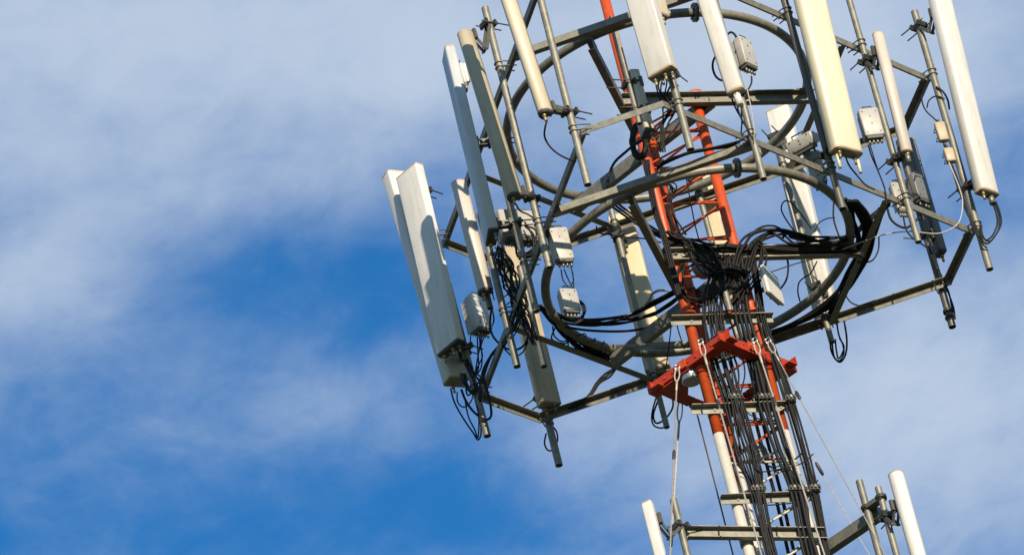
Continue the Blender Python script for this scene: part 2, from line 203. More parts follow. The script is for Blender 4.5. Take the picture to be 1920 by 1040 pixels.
    ('fan', 0.006, [(-0.184, -0.381, 31.681), (-0.117, -0.352, 31.589), (0.023, -0.293, 31.551), (0.088, -0.266, 31.489), (0.165, -0.233, 31.354), (0.148, -0.24, 31.227), (0.09, -0.265, 31.023)]),
    ('fan', 0.006, [(-0.162, -0.382, 31.682), (-0.076, -0.346, 31.582), (0.025, -0.303, 31.557), (0.087, -0.277, 31.457), (0.159, -0.246, 31.345), (0.128, -0.259, 31.22), (0.118, -0.264, 31.015)]),
    ('fan', 0.009, [(-0.173, -0.403, 31.672), (-0.112, -0.377, 31.598), (0.048, -0.309, 31.57), (0.122, -0.278, 31.481), (0.152, -0.266, 31.356), (0.175, -0.256, 31.208), (0.062, -0.303, 31.007)]),
    ('fan', 0.006, [(-0.169, -0.379, 31.652), (-0.072, -0.338, 31.596), (0.04, -0.291, 31.583), (0.109, -0.262, 31.515), (0.171, -0.235, 31.359), (0.164, -0.238, 31.223), (0.072, -0.277, 31.021)]),
    ('node', 0.006, [(0.151, -0.196, 31.488), (0.231, -0.163, 31.417), (0.171, -0.188, 31.271), (0.15, -0.197, 31.189), (0.087, -0.223, 31.155), (0.083, -0.225, 31.347)]),
    ('node', 0.006, [(0.099, -0.261, 31.431), (0.122, -0.251, 31.349), (0.254, -0.195, 31.257), (0.149, -0.24, 31.101), (0.035, -0.288, 31.149), (0.071, -0.273, 31.295)]),
    ('node', 0.006, [(0.097, -0.215, 31.486), (0.156, -0.19, 31.373), (0.186, -0.178, 31.331), (0.103, -0.213, 31.153), (0.139, -0.197, 31.204), (0.118, -0.206, 31.36)]),
    ('node', 0.008, [(0.131, -0.204, 31.477), (0.151, -0.196, 31.362), (0.253, -0.153, 31.252), (0.13, -0.205, 31.157), (0.138, -0.201, 31.248), (0.045, -0.241, 31.352)]),
    ('node', 0.008, [(0.173, -0.193, 31.493), (0.134, -0.209, 31.409), (0.212, -0.176, 31.352), (0.143, -0.205, 31.142), (0.077, -0.233, 31.267), (0.106, -0.221, 31.367)]),
    ('node', 0.008, [(0.17, -0.22, 31.428), (0.114, -0.244, 31.328), (0.212, -0.203, 31.249), (0.093, -0.253, 31.15), (0.153, -0.228, 31.238), (0.039, -0.276, 31.344)]),
    ('node', 0.007, [(-0.05, -0.254, 31.487), (-0.182, -0.31, 31.322), (-0.14, -0.292, 31.102), (0.025, -0.222, 31.041), (0.099, -0.191, 31.197)]),
    ('node', 0.007, [(-0.073, -0.255, 31.494), (-0.184, -0.301, 31.291), (-0.146, -0.285, 31.113), (0.006, -0.221, 31.033), (0.099, -0.182, 31.204)]),
    ('node', 0.007, [(-0.082, -0.275, 31.484), (-0.149, -0.303, 31.252), (-0.141, -0.3, 31.088), (0.044, -0.221, 31.08), (0.099, -0.198, 31.193)]),
    ('node', 0.007, [(-0.082, -0.266, 31.489), (-0.179, -0.307, 31.298), (-0.163, -0.3, 31.072), (-0.023, -0.241, 31.009), (0.099, -0.189, 31.198)]),
    ('left_run', 0.01, [(-0.616, -0.3, 32.231), (-0.561, -0.3, 32.124), (-0.485, -0.3, 32.011), (-0.368, -0.3, 31.848), (-0.258, -0.3, 31.719), (-0.171, -0.3, 31.64)]),
    ('left_run', 0.01, [(-0.585, -0.3, 32.236), (-0.53, -0.3, 32.124), (-0.459, -0.3, 32.013), (-0.345, -0.3, 31.856), (-0.24, -0.3, 31.724), (-0.171, -0.3, 31.64)]),
    ('left_run', 0.01, [(-0.553, -0.3, 32.242), (-0.5, -0.3, 32.125), (-0.432, -0.3, 32.015), (-0.322, -0.3, 31.865), (-0.221, -0.3, 31.729), (-0.171, -0.3, 31.64)]),
    ('left_run', 0.006, [(-0.707, 0.1, 32.224), (-0.703, 0.1, 32.16), (-0.613, 0.1, 32.11), (-0.476, 0.1, 32.04), (-0.336, 0.1, 31.98), (-0.241, 0.1, 31.914)]),
    ('upper_run', 0.011, [(-0.527, -1.25, 31.64), (-0.499, -1.25, 31.734), (-0.429, -1.25, 31.841), (-0.335, -1.25, 31.904), (-0.233, -1.25, 31.959), (-0.136, -1.25, 31.995), (-0.034, -1.25, 32.051), (0.047, -1.25, 32.129), (0.096, -1.25, 32.217)]),
    ('upper_bar', 0.008, [(-0.124, -1.361, 31.6), (-0.032, -1.439, 31.6), (0.126, -1.465, 31.6), (0.254, -1.462, 31.6), (0.418, -1.45, 31.6), (0.55, -1.448, 31.6)]),
    ('upper_bar', 0.008, [(-0.121, -1.375, 31.6), (-0.041, -1.415, 31.6), (0.13, -1.458, 31.6), (0.269, -1.443, 31.6), (0.403, -1.431, 31.6), (0.551, -1.453, 31.6)]),
    ('upper_bar', 0.008, [(-0.119, -1.389, 31.6), (-0.041, -1.45, 31.6), (0.131, -1.471, 31.6), (0.262, -1.457, 31.6), (0.418, -1.451, 31.6), (0.55, -1.442, 31.6)]),
    ('upper_bar', 0.011, [(-0.117, -1.403, 31.6), (-0.035, -1.431, 31.6), (0.126, -1.473, 31.6), (0.252, -1.467, 31.6), (0.431, -1.417, 31.6), (0.549, -1.441, 31.6)]),
    ('ring_right', 0.013, [(1.256, -0.266, 31.604), (1.303, -0.059, 31.604), (1.324, 0.2, 31.604), (1.256, 0.449, 31.604), (1.128, 0.711, 31.604), (0.998, 0.978, 31.604), (0.801, 1.175, 31.604), (0.604, 1.271, 31.604), (0.387, 1.294, 31.604), (0.277, 1.356, 31.604)]),
    ('ring_right', 0.013, [(1.267, -0.251, 31.611), (1.32, -0.04, 31.611), (1.348, 0.222, 31.611), (1.277, 0.455, 31.611), (1.142, 0.759, 31.611), (1.006, 0.969, 31.611), (0.818, 1.136, 31.611), (0.596, 1.254, 31.611), (0.387, 1.305, 31.611), (0.277, 1.367, 31.611)]),
    ('ring_right', 0.01, [(1.277, -0.276, 31.591), (1.328, -0.067, 31.591), (1.36, 0.197, 31.591), (1.288, 0.488, 31.591), (1.16, 0.704, 31.591), (1.016, 0.944, 31.591), (0.846, 1.118, 31.591), (0.618, 1.222, 31.591), (0.389, 1.259, 31.591), (0.277, 1.336, 31.591)]),
    ('ring_right', 0.01, [(1.288, -0.236, 31.614), (1.346, -0.024, 31.614), (1.376, 0.239, 31.614), (1.315, 0.503, 31.614), (1.188, 0.749, 31.614), (1.056, 0.987, 31.614), (0.824, 1.147, 31.614), (0.629, 1.269, 31.614), (0.388, 1.3, 31.614), (0.277, 1.372, 31.614)]),
    ('ring_right', 0.013, [(1.298, -0.258, 31.596), (1.358, -0.044, 31.596), (1.381, 0.215, 31.596), (1.318, 0.457, 31.596), (1.17, 0.735, 31.596), (1.061, 0.975, 31.596), (0.858, 1.174, 31.596), (0.611, 1.262, 31.596), (0.386, 1.286, 31.596), (0.277, 1.344, 31.596)]),
    ('ring_right', 0.013, [(1.308, -0.255, 31.595), (1.371, -0.04, 31.595), (1.39, 0.217, 31.595), (1.318, 0.493, 31.595), (1.195, 0.768, 31.595), (1.056, 1.0, 31.595), (0.843, 1.142, 31.595), (0.614, 1.253, 31.595), (0.382, 1.312, 31.595), (0.277, 1.342, 31.595)]),
    ('ring_right', 0.013, [(1.318, -0.254, 31.593), (1.379, -0.04, 31.593), (1.398, 0.218, 31.593), (1.345, 0.495, 31.593), (1.211, 0.767, 31.593), (1.077, 0.975, 31.593), (0.85, 1.153, 31.593), (0.633, 1.234, 31.593), (0.387, 1.271, 31.593), (0.277, 1.338, 31.593)]),
    ('ring_right', 0.01, [(1.33, -0.215, 31.615), (1.388, -0.002, 31.615), (1.408, 0.256, 31.615), (1.346, 0.529, 31.615), (1.228, 0.781, 31.615), (1.076, 1.022, 31.615), (0.871, 1.211, 31.615), (0.644, 1.263, 31.615), (0.387, 1.311, 31.615), (0.277, 1.373, 31.615)]),
    ('ring_right', 0.01, [(1.573, -0.093, 31.61), (1.498, 0.058, 31.61), (1.41, 0.312, 31.61), (1.325, 0.507, 31.61), (1.203, 0.749, 31.61), (1.066, 1.035, 31.61), (0.928, 1.29, 31.61)]),
    ('ring_right', 0.013, [(1.571, -0.078, 31.61), (1.49, 0.054, 31.61), (1.402, 0.308, 31.61), (1.313, 0.501, 31.61), (1.191, 0.744, 31.61), (1.054, 1.029, 31.61), (0.915, 1.284, 31.61)]),
    ('ring_right', 0.01, [(1.569, -0.064, 31.61), (1.482, 0.05, 31.61), (1.394, 0.304, 31.61), (1.301, 0.495, 31.61), (1.178, 0.738, 31.61), (1.041, 1.023, 31.61), (0.903, 1.278, 31.61)]),
    ('ring_right', 0.013, [(1.567, -0.049, 31.61), (1.474, 0.046, 31.61), (1.386, 0.3, 31.61), (1.288, 0.49, 31.61), (1.166, 0.732, 31.61), (1.029, 1.017, 31.61), (0.89, 1.272, 31.61)]),
    ('ring_clump', 0.01, [(1.241, -0.281, 31.62), (1.275, -0.104, 31.62), (1.264, 0.162, 31.62), (1.256, 0.34, 31.62), (1.201, 0.542, 31.62)]),
    ('ring_clump', 0.01, [(1.225, -0.288, 31.62), (1.234, -0.128, 31.62), (1.265, 0.117, 31.62), (1.264, 0.394, 31.62), (1.226, 0.554, 31.62)]),
    ('ring_clump', 0.01, [(1.246, -0.278, 31.62), (1.259, -0.068, 31.62), (1.278, 0.155, 31.62), (1.28, 0.352, 31.62), (1.197, 0.54, 31.62)]),
    ('ring_clump', 0.01, [(1.222, -0.289, 31.62), (1.238, -0.112, 31.62), (1.253, 0.147, 31.62), (1.269, 0.345, 31.62), (1.209, 0.546, 31.62)]),
    ('ring_clump', 0.01, [(1.238, -0.282, 31.62), (1.248, -0.123, 31.62), (1.262, 0.132, 31.62), (1.262, 0.374, 31.62), (1.232, 0.557, 31.62)]),
    ('thin_far', 0.006, [(0.81, 0.55, 31.976), (0.764, 0.55, 32.123), (0.749, 0.55, 32.233), (0.786, 0.55, 32.296), (0.834, 0.55, 32.275), (0.885, 0.55, 32.153), (0.938, 0.55, 31.983)]),
    ('thin_far', 0.005, [(0.955, 0.5, 31.912), (1.01, 0.5, 31.979), (1.076, 0.5, 32.0), (1.143, 0.5, 31.989)]),
    ('thin_far', 0.007, [(1.153, 0.1, 31.864), (1.119, 0.1, 31.717), (1.122, 0.1, 31.56), (1.133, 0.1, 31.441)]),
    ('thin_far', 0.008, [(0.69, 0.1, 31.53), (0.675, 0.1, 31.389), (0.632, 0.1, 31.273), (0.553, 0.1, 31.194), (0.472, 0.1, 31.142)]),
    ('thin_far', 0.006, [(0.914, 0.6, 31.697), (0.841, 0.6, 31.605), (0.783, 0.6, 31.581), (0.731, 0.6, 31.545), (0.703, 0.6, 31.46), (0.7, 0.6, 31.372)]),
    ('thin_far', 0.006, [(1.061, 1.3, 31.849), (1.08, 1.3, 31.759), (1.104, 1.3, 31.693), (1.155, 1.3, 31.645), (1.234, 1.3, 31.604)]),
    ('thin_far', 0.006, [(1.438, 0.5, 31.716), (1.404, 0.5, 31.591), (1.342, 0.5, 31.511), (1.276, 0.5, 31.506), (1.219, 0.5, 31.524)]),
    ('white_wire', 0.0045, [(2.118, 0.2, 32.024), (2.132, 0.2, 31.882), (2.141, 0.2, 31.758), (2.135, 0.2, 31.624), (2.076, 0.2, 31.47), (1.997, 0.2, 31.411), (1.865, 0.2, 31.401), (1.652, 0.2, 31.49), (1.433, 0.2, 31.517), (1.215, 0.2, 31.493), (0.992, 0.2, 31.469), (0.731, 0.2, 31.463), (0.51, 0.2, 31.445)]),
    ('white_wire_near', 0.004, [(0.702, -1.66, 31.917), (0.698, -1.66, 31.789), (0.686, -1.66, 31.638), (0.667, -1.66, 31.459)]),
    ('white_lead', 0.0035, [(-0.989, 0.437, 31.62), (-0.844, 0.491, 31.62), (-0.698, 0.53, 31.62), (-0.54, 0.502, 31.62), (-0.455, 0.431, 31.62), (-0.411, 0.341, 31.62), (-0.347, 0.324, 31.62), (-0.283, 0.362, 31.62), (-0.272, 0.432, 31.62)]),
    ('white_lead', 0.0035, [(-0.99, 0.446, 31.62), (-0.846, 0.502, 31.62), (-0.699, 0.537, 31.62), (-0.54, 0.502, 31.62), (-0.452, 0.409, 31.62), (-0.409, 0.328, 31.62), (-0.345, 0.311, 31.62), (-0.283, 0.362, 31.62), (-0.272, 0.432, 31.62)]),
    ('white_lead', 0.0035, [(-0.992, 0.455, 31.62), (-0.848, 0.513, 31.62), (-0.7, 0.543, 31.62), (-0.54, 0.502, 31.62), (-0.448, 0.387, 31.62), (-0.407, 0.314, 31.62), (-0.343, 0.297, 31.62), (-0.283, 0.362, 31.62), (-0.272, 0.432, 31.62)]),
    ('ring_left', 0.013, [(-1.247, -0.012, 31.61), (-1.232, 0.244, 31.61), (-1.195, 0.45, 31.61), (-1.112, 0.723, 31.61), (-1.019, 0.926, 31.61), (-0.893, 1.036, 31.61), (-0.764, 1.088, 31.61)]),
    ('ring_left', 0.013, [(-1.23, -0.004, 31.61), (-1.244, 0.209, 31.61), (-1.2, 0.501, 31.61), (-1.123, 0.723, 31.61), (-1.032, 0.924, 31.61), (-0.9, 1.06, 31.61), (-0.761, 1.066, 31.61)]),
    ('ring_left', 0.008, [(-1.235, -0.007, 31.61), (-1.236, 0.216, 31.61), (-1.189, 0.501, 31.61), (-1.118, 0.726, 31.61), (-1.026, 0.869, 31.61), (-0.877, 1.034, 31.61), (-0.767, 1.107, 31.61)]),
    ('ring_left', 0.008, [(-1.242, -0.01, 31.61), (-1.237, 0.225, 31.61), (-1.189, 0.449, 31.61), (-1.124, 0.757, 31.61), (-1.022, 0.896, 31.61), (-0.902, 1.031, 31.61), (-0.769, 1.115, 31.61)]),
    ('ring_left', 0.013, [(-1.237, -0.008, 31.61), (-1.246, 0.21, 31.61), (-1.187, 0.478, 31.61), (-1.108, 0.763, 31.61), (-1.018, 0.907, 31.61), (-0.885, 1.035, 31.61), (-0.764, 1.083, 31.61)]),
    ('ring_left', 0.013, [(-1.238, -0.008, 31.61), (-1.23, 0.25, 31.61), (-1.182, 0.473, 31.61), (-1.103, 0.753, 31.61), (-1.008, 0.882, 31.61), (-0.881, 1.05, 31.61), (-0.769, 1.116, 31.61)]),
    ('ring_left', 0.011, [(-1.243, -0.011, 31.61), (-1.237, 0.22, 31.61), (-1.192, 0.462, 31.61), (-1.105, 0.711, 31.61), (-1.028, 0.892, 31.61), (-0.904, 1.037, 31.61), (-0.768, 1.112, 31.61)]),
    ('ring_left', 0.008, [(-1.244, -0.011, 31.61), (-1.251, 0.24, 31.61), (-1.183, 0.487, 31.61), (-1.119, 0.712, 31.61), (-1.015, 0.929, 31.61), (-0.903, 1.024, 31.61), (-0.764, 1.083, 31.61)]),
    ('ring_left', 0.011, [(-1.245, -0.012, 31.61), (-1.232, 0.225, 31.61), (-1.199, 0.46, 31.61), (-1.107, 0.76, 31.61), (-1.017, 0.886, 31.61), (-0.903, 1.038, 31.61), (-0.762, 1.076, 31.61)]),
    ('ring_left_top', 0.012, [(-1.234, 0.152, 31.62), (-1.153, 0.294, 31.62), (-0.997, 0.434, 31.62), (-0.804, 0.511, 31.62), (-0.626, 0.548, 31.62), (-0.452, 0.496, 31.62), (-0.326, 0.445, 31.62), (-0.228, 0.397, 31.62), (-0.126, 0.303, 31.62)]),
    ('ring_left_top', 0.012, [(-1.238, 0.174, 31.62), (-1.157, 0.316, 31.62), (-0.999, 0.448, 31.62), (-0.804, 0.511, 31.62), (-0.625, 0.541, 31.62), (-0.449, 0.474, 31.62), (-0.323, 0.423, 31.62), (-0.224, 0.375, 31.62), (-0.123, 0.281, 31.62)]),
    ('ring_left_top', 0.012, [(-1.242, 0.196, 31.62), (-1.161, 0.339, 31.62), (-1.002, 0.463, 31.62), (-0.804, 0.511, 31.62), (-0.624, 0.534, 31.62), (-0.445, 0.452, 31.62), (-0.32, 0.401, 31.62), (-0.221, 0.353, 31.62), (-0.12, 0.259, 31.62)]),
    ('ring_left_top', 0.01, [(-1.251, 0.227, 31.56), (-1.182, 0.34, 31.56), (-1.018, 0.483, 31.56), (-0.83, 0.598, 31.56), (-0.666, 0.669, 31.56), (-0.529, 0.688, 31.56), (-0.436, 0.652, 31.56)]),
    ('ring_left_top', 0.006, [(-1.241, 0.327, 31.56), (-1.247, 0.469, 31.56), (-1.194, 0.575, 31.56), (-1.085, 0.547, 31.56), (-1.006, 0.545, 31.56)]),
    ('corner_run', 0.009, [(-1.286, 1.52, 31.535), (-1.195, 1.509, 31.562), (-1.111, 1.498, 31.614), (-1.04, 1.49, 31.691), (-0.961, 1.48, 31.744), (-0.888, 1.471, 31.768), (-0.806, 1.46, 31.81)]),
    ('corner_run', 0.009, [(-1.299, 1.522, 31.54), (-1.193, 1.508, 31.572), (-1.103, 1.497, 31.61), (-1.028, 1.488, 31.686), (-0.942, 1.477, 31.726), (-0.875, 1.469, 31.763), (-0.806, 1.46, 31.81)]),
    ('corner_run', 0.009, [(-1.312, 1.523, 31.545), (-1.19, 1.508, 31.581), (-1.094, 1.496, 31.607), (-1.015, 1.486, 31.681), (-0.923, 1.475, 31.708), (-0.863, 1.467, 31.758), (-0.806, 1.46, 31.81)]),
    ('pair_loop', 0.007, [(-2.162, 0.85, 31.581), (-2.161, 0.85, 31.477), (-2.145, 0.85, 31.378), (-2.105, 0.85, 31.231), (-2.066, 0.85, 31.116), (-2.045, 0.85, 31.047), (-2.009, 0.85, 31.098), (-1.986, 0.85, 31.256)]),
    ('pair_loop', 0.006, [(-2.119, 0.85, 31.531), (-2.132, 0.85, 31.447), (-2.108, 0.85, 31.388), (-2.065, 0.85, 31.384), (-2.016, 0.85, 31.431), (-1.999, 0.85, 31.494)]),
    ('pair_loop', 0.01, [(-2.081, 0.85, 31.545), (-2.068, 0.85, 31.437), (-2.033, 0.85, 31.328), (-1.987, 0.85, 31.251), (-1.938, 0.85, 31.21), (-1.897, 0.85, 31.239), (-1.883, 0.85, 31.354), (-1.883, 0.85, 31.483), (-1.891, 0.85, 31.616)]),
    ('pair_loop', 0.006, [(-2.072, 0.85, 31.438), (-2.076, 0.85, 31.284), (-2.051, 0.85, 31.147), (-2.041, 0.85, 31.067), (-2.004, 0.85, 31.21), (-1.987, 0.85, 31.36)]),
    ('box_leads', 0.006, [(-1.86, 0.85, 31.989), (-1.876, 0.85, 31.898), (-1.889, 0.85, 31.809), (-1.909, 0.85, 31.7), (-1.954, 0.85, 31.631)]),
    ('box_leads', 0.006, [(-1.843, 0.85, 31.984), (-1.856, 0.85, 31.904), (-1.891, 0.85, 31.81), (-1.929, 0.85, 31.707), (-1.954, 0.85, 31.631)]),
    ('box_leads', 0.006, [(-1.827, 0.85, 31.978), (-1.854, 0.85, 31.901), (-1.857, 0.85, 31.799), (-1.92, 0.85, 31.704), (-1.954, 0.85, 31.631)]),
    ('box_leads', 0.006, [(-1.81, 0.85, 31.973), (-1.847, 0.85, 31.899), (-1.859, 0.85, 31.8), (-1.89, 0.85, 31.694), (-1.954, 0.85, 31.631)]),
    ('diag_run', 0.013, [(-1.947, 0.6, 31.231), (-1.909, 0.6, 31.358), (-1.863, 0.6, 31.474), (-1.795, 0.6, 31.598), (-1.728, 0.6, 31.666), (-1.656, 0.6, 31.721), (-1.586, 0.6, 31.804)]),
    ('diag_run', 0.009, [(-1.952, 0.6, 31.253), (-1.88, 0.6, 31.479), (-1.815, 0.6, 31.583), (-1.75, 0.6, 31.646), (-1.686, 0.6, 31.699)]),
    ('left_loop', 0.009, [(-1.677, 0.45, 31.965), (-1.713, 0.45, 31.851), (-1.727, 0.45, 31.74), (-1.699, 0.45, 31.638), (-1.631, 0.45, 31.544), (-1.549, 0.45, 31.518), (-1.48, 0.45, 31.558), (-1.443, 0.45, 31.651), (-1.452, 0.45, 31.758), (-1.481, 0.45, 31.83)]),
    ('left_loop', 0.007, [(-1.702, 1.2, 32.453), (-1.712, 1.2, 32.339), (-1.741, 1.2, 32.284)]),
    ('left_loop', 0.006, [(-1.656, 0.45, 31.551), (-1.604, 0.45, 31.462), (-1.522, 0.45, 31.478), (-1.461, 0.45, 31.563)]),
    ('left_mess', 0.006, [(-1.465, -0.041, 32.186), (-1.448, -0.041, 32.077), (-1.449, -0.041, 31.882), (-1.497, -0.041, 31.695), (-1.435, -0.041, 31.424), (-1.375, -0.041, 31.229)]),
    ('left_mess', 0.008, [(-1.457, 0.049, 32.218), (-1.505, 0.049, 32.043), (-1.49, 0.049, 31.942), (-1.436, 0.049, 31.706), (-1.45, 0.049, 31.454), (-1.422, 0.049, 31.287)]),
    ('left_mess', 0.006, [(-1.493, -0.055, 32.185), (-1.509, -0.055, 32.021), (-1.421, -0.055, 31.902), (-1.422, -0.055, 31.685), (-1.385, -0.055, 31.434), (-1.42, -0.055, 31.198)]),
    ('left_mess', 0.006, [(-1.47, -0.159, 32.088), (-1.426, -0.159, 31.918), (-1.452, -0.159, 31.77), (-1.471, -0.159, 31.614), (-1.384, -0.159, 31.358), (-1.37, -0.159, 31.167)]),
    ('left_mess', 0.006, [(-1.462, -0.067, 32.136), (-1.494, -0.067, 32.022), (-1.42, -0.067, 31.822), (-1.441, -0.067, 31.617), (-1.469, -0.067, 31.448), (-1.41, -0.067, 31.21)]),
    ('left_mess', 0.006, [(-1.501, 0.004, 32.16), (-1.445, 0.004, 32.021), (-1.42, 0.004, 31.941), (-1.431, 0.004, 31.703), (-1.426, 0.004, 31.465), (-1.392, 0.004, 31.215)]),
    ('left_mess', 0.008, [(-1.539, 0.084, 32.22), (-1.482, 0.084, 32.138), (-1.507, 0.084, 31.931), (-1.468, 0.084, 31.693), (-1.425, 0.084, 31.565), (-1.424, 0.084, 31.334)]),
    ('left_mess', 0.006, [(-1.493, -0.097, 32.148), (-1.412, -0.097, 31.953), (-1.446, -0.097, 31.823), (-1.457, -0.097, 31.658), (-1.376, -0.097, 31.429), (-1.41, -0.097, 31.158)]),
    ('left_mess', 0.006, [(-1.52, -0.122, 32.127), (-1.458, -0.122, 31.964), (-1.393, -0.122, 31.785), (-1.435, -0.122, 31.607), (-1.404, -0.122, 31.339), (-1.41, -0.122, 31.209)]),
    ('left_mess', 0.007, [(-1.238, -0.6, 31.924), (-1.186, -0.6, 31.813), (-1.215, -0.6, 31.64), (-1.345, -0.6, 31.655), (-1.329, -0.6, 31.816)]),
    ('left_mess', 0.007, [(-1.229, -0.6, 31.923), (-1.156, -0.6, 31.851), (-1.179, -0.6, 31.676), (-1.311, -0.6, 31.648), (-1.336, -0.6, 31.799)]),
    ('left_mess', 0.007, [(-1.231, -0.6, 31.963), (-1.2, -0.6, 31.81), (-1.232, -0.6, 31.652), (-1.341, -0.6, 31.692), (-1.346, -0.6, 31.769)]),
    ('left_mess', 0.007, [(-1.224, -0.6, 31.919), (-1.162, -0.6, 31.849), (-1.221, -0.6, 31.702), (-1.347, -0.6, 31.673), (-1.331, -0.6, 31.816)]),
    ('tan_lead', 0.007, [(-1.248, -1.1, 31.797), (-1.231, -1.1, 31.734), (-1.178, -1.1, 31.681), (-1.128, -1.1, 31.614)]),
    ('box_drop', 0.005, [(-1.023, -0.5, 31.502), (-1.014, -0.5, 31.422), (-0.989, -0.5, 31.312), (-0.968, -0.5, 31.434), (-0.969, -0.5, 31.511)]),
    ('box_drop', 0.005, [(-1.047, -0.5, 31.51), (-1.051, -0.5, 31.408), (-1.016, -0.5, 31.33), (-0.969, -0.5, 31.388)]),
    ('box_coil', 0.007, [(-1.002, -0.3, 31.344), (-0.957, -0.3, 31.299), (-0.943, -0.3, 31.224), (-1.006, -0.3, 31.129), (-1.045, -0.3, 31.137)]),
    ('box_coil', 0.007, [(-1.002, -0.3, 31.343), (-0.978, -0.3, 31.306), (-0.942, -0.3, 31.221), (-0.994, -0.3, 31.145), (-1.049, -0.3, 31.121)]),
    ('box_coil', 0.007, [(-1.005, -0.3, 31.33), (-0.969, -0.3, 31.303), (-0.961, -0.3, 31.228), (-0.983, -0.3, 31.138), (-1.049, -0.3, 31.117)]),
    ('box_coil', 0.007, [(-1.005, -0.3, 31.332), (-0.972, -0.3, 31.304), (-0.946, -0.3, 31.223), (-0.999, -0.3, 31.156), (-1.052, -0.3, 31.106)]),
    ('box_coil', 0.007, [(-1.002, -0.3, 31.345), (-0.969, -0.3, 31.303), (-0.944, -0.3, 31.22), (-0.992, -0.3, 31.144), (-1.05, -0.3, 31.113)]),
    ('cream_lead', 0.0075, [(-0.835, -2.15, 31.761), (-0.866, -2.15, 31.694), (-0.885, -2.15, 31.619), (-0.87, -2.15, 31.533), (-0.829, -2.15, 31.448), (-0.765, -2.15, 31.372), (-0.7, -2.15, 31.321)]),
    ('corner_loop', 0.007, [(-1.488, 1.75, 31.601), (-1.453, 1.75, 31.511), (-1.463, 1.75, 31.42), (-1.513, 1.75, 31.351), (-1.556, 1.75, 31.359), (-1.568, 1.75, 31.431), (-1.537, 1.75, 31.516)]),
    ('far_loop', 0.008, [(-0.535, 1.45, 31.456), (-0.605, 1.45, 31.336), (-0.657, 1.45, 31.237), (-0.656, 1.45, 31.159), (-0.609, 1.45, 31.154), (-0.542, 1.45, 31.196), (-0.486, 1.45, 31.273), (-0.475, 1.45, 31.384), (-0.474, 1.45, 31.489)]),
    ('far_loop', 0.007, [(-0.551, 1.45, 31.461), (-0.618, 1.45, 31.356), (-0.673, 1.45, 31.226), (-0.674, 1.45, 31.138), (-0.622, 1.45, 31.096), (-0.584, 1.45, 31.105)]),
    ('far_loop2', 0.008, [(0.868, 1.3, 31.414), (0.848, 1.3, 31.31), (0.862, 1.3, 31.216), (0.896, 1.3, 31.174), (0.948, 1.3, 31.226), (0.988, 1.3, 31.345), (1.008, 1.3, 31.507), (1.01, 1.3, 31.627)]),
    ('far_loop2', 0.007, [(0.903, 1.3, 31.392), (0.889, 1.3, 31.297), (0.887, 1.3, 31.209), (0.933, 1.3, 31.257), (0.955, 1.3, 31.313), (0.938, 1.3, 31.392)]),
    ('far_loop2', 0.007, [(0.952, 1.3, 31.567), (0.94, 1.3, 31.423), (0.95, 1.3, 31.33), (0.939, 1.3, 31.245), (0.89, 1.3, 31.187), (0.858, 1.3, 31.239), (0.873, 1.3, 31.381)]),
    ('white_loop', 0.0075, [(2.368, 0.4, 31.69), (2.374, 0.4, 31.573), (2.358, 0.4, 31.473), (2.302, 0.4, 31.386), (2.242, 0.4, 31.352), (2.222, 0.4, 31.411), (2.235, 0.4, 31.538)]),
    ('white_loop', 0.0075, [(2.396, 0.4, 31.681), (2.402, 0.4, 31.564), (2.386, 0.4, 31.464), (2.322, 0.4, 31.379), (2.247, 0.4, 31.32), (2.21, 0.4, 31.363), (2.235, 0.4, 31.538)]),
    ('white_loop', 0.006, [(2.384, 0.4, 31.685), (2.388, 0.4, 31.542), (2.354, 0.4, 31.421), (2.282, 0.4, 31.34), (2.232, 0.4, 31.345)]),
    ('right_loop', 0.01, [(1.568, 0.7, 32.074), (1.571, 0.7, 31.977), (1.607, 0.7, 31.903), (1.666, 0.7, 31.857), (1.731, 0.7, 31.874), (1.786, 0.7, 31.92)]),
    ('right_loop', 0.007, [(1.668, 0.6, 31.89), (1.663, 0.6, 31.775), (1.69, 0.6, 31.688), (1.723, 0.6, 31.64), (1.772, 0.6, 31.572)]),
    ('right_drop', 0.006, [(1.526, -0.3, 32.039), (1.527, -0.3, 31.934), (1.541, -0.3, 31.809), (1.555, -0.3, 31.647), (1.552, -0.3, 31.544), (1.534, -0.3, 31.446)]),
    ('right_drop', 0.005, [(1.539, -0.3, 32.056), (1.542, -0.3, 31.887), (1.548, -0.3, 31.728), (1.559, -0.3, 31.61)]),
    ('right_drop', 0.007, [(1.317, -0.7, 31.737), (1.326, -0.7, 31.63), (1.362, -0.7, 31.525), (1.405, -0.7, 31.418), (1.465, -0.7, 31.347)]),
    ('corner_pole_loop', 0.006, [(2.069, 0.4, 32.851), (2.057, 0.4, 32.763), (2.072, 0.4, 32.678), (2.117, 0.4, 32.589), (2.143, 0.4, 32.516)]),
    ('corner_pole_loop', 0.006, [(2.084, 0.44, 32.745), (2.11, 0.44, 32.801), (2.157, 0.44, 32.829), (2.199, 0.44, 32.821), (2.238, 0.44, 32.782)]),
    ('corner_pole_loop', 0.008, [(2.2, 0.44, 32.918), (2.242, 0.44, 32.856), (2.26, 0.44, 32.764), (2.252, 0.44, 32.675)]),
    ('corner_pole_run', 0.007, [(2.14, 0.42, 32.189), (2.15, 0.42, 32.027), (2.162, 0.42, 31.891), (2.164, 0.42, 31.705), (2.164, 0.42, 31.522), (2.193, 0.42, 31.408)]),
    ('corner_pole_run', 0.007, [(2.138, 0.42, 32.19), (2.157, 0.42, 32.025), (2.161, 0.42, 31.891), (2.148, 0.42, 31.711), (2.192, 0.42, 31.513), (2.193, 0.42, 31.408)]),
    ('corner_pole_run', 0.007, [(2.137, 0.42, 32.19), (2.14, 0.42, 32.03), (2.14, 0.42, 31.898), (2.159, 0.42, 31.707), (2.18, 0.42, 31.517), (2.193, 0.42, 31.408)]),
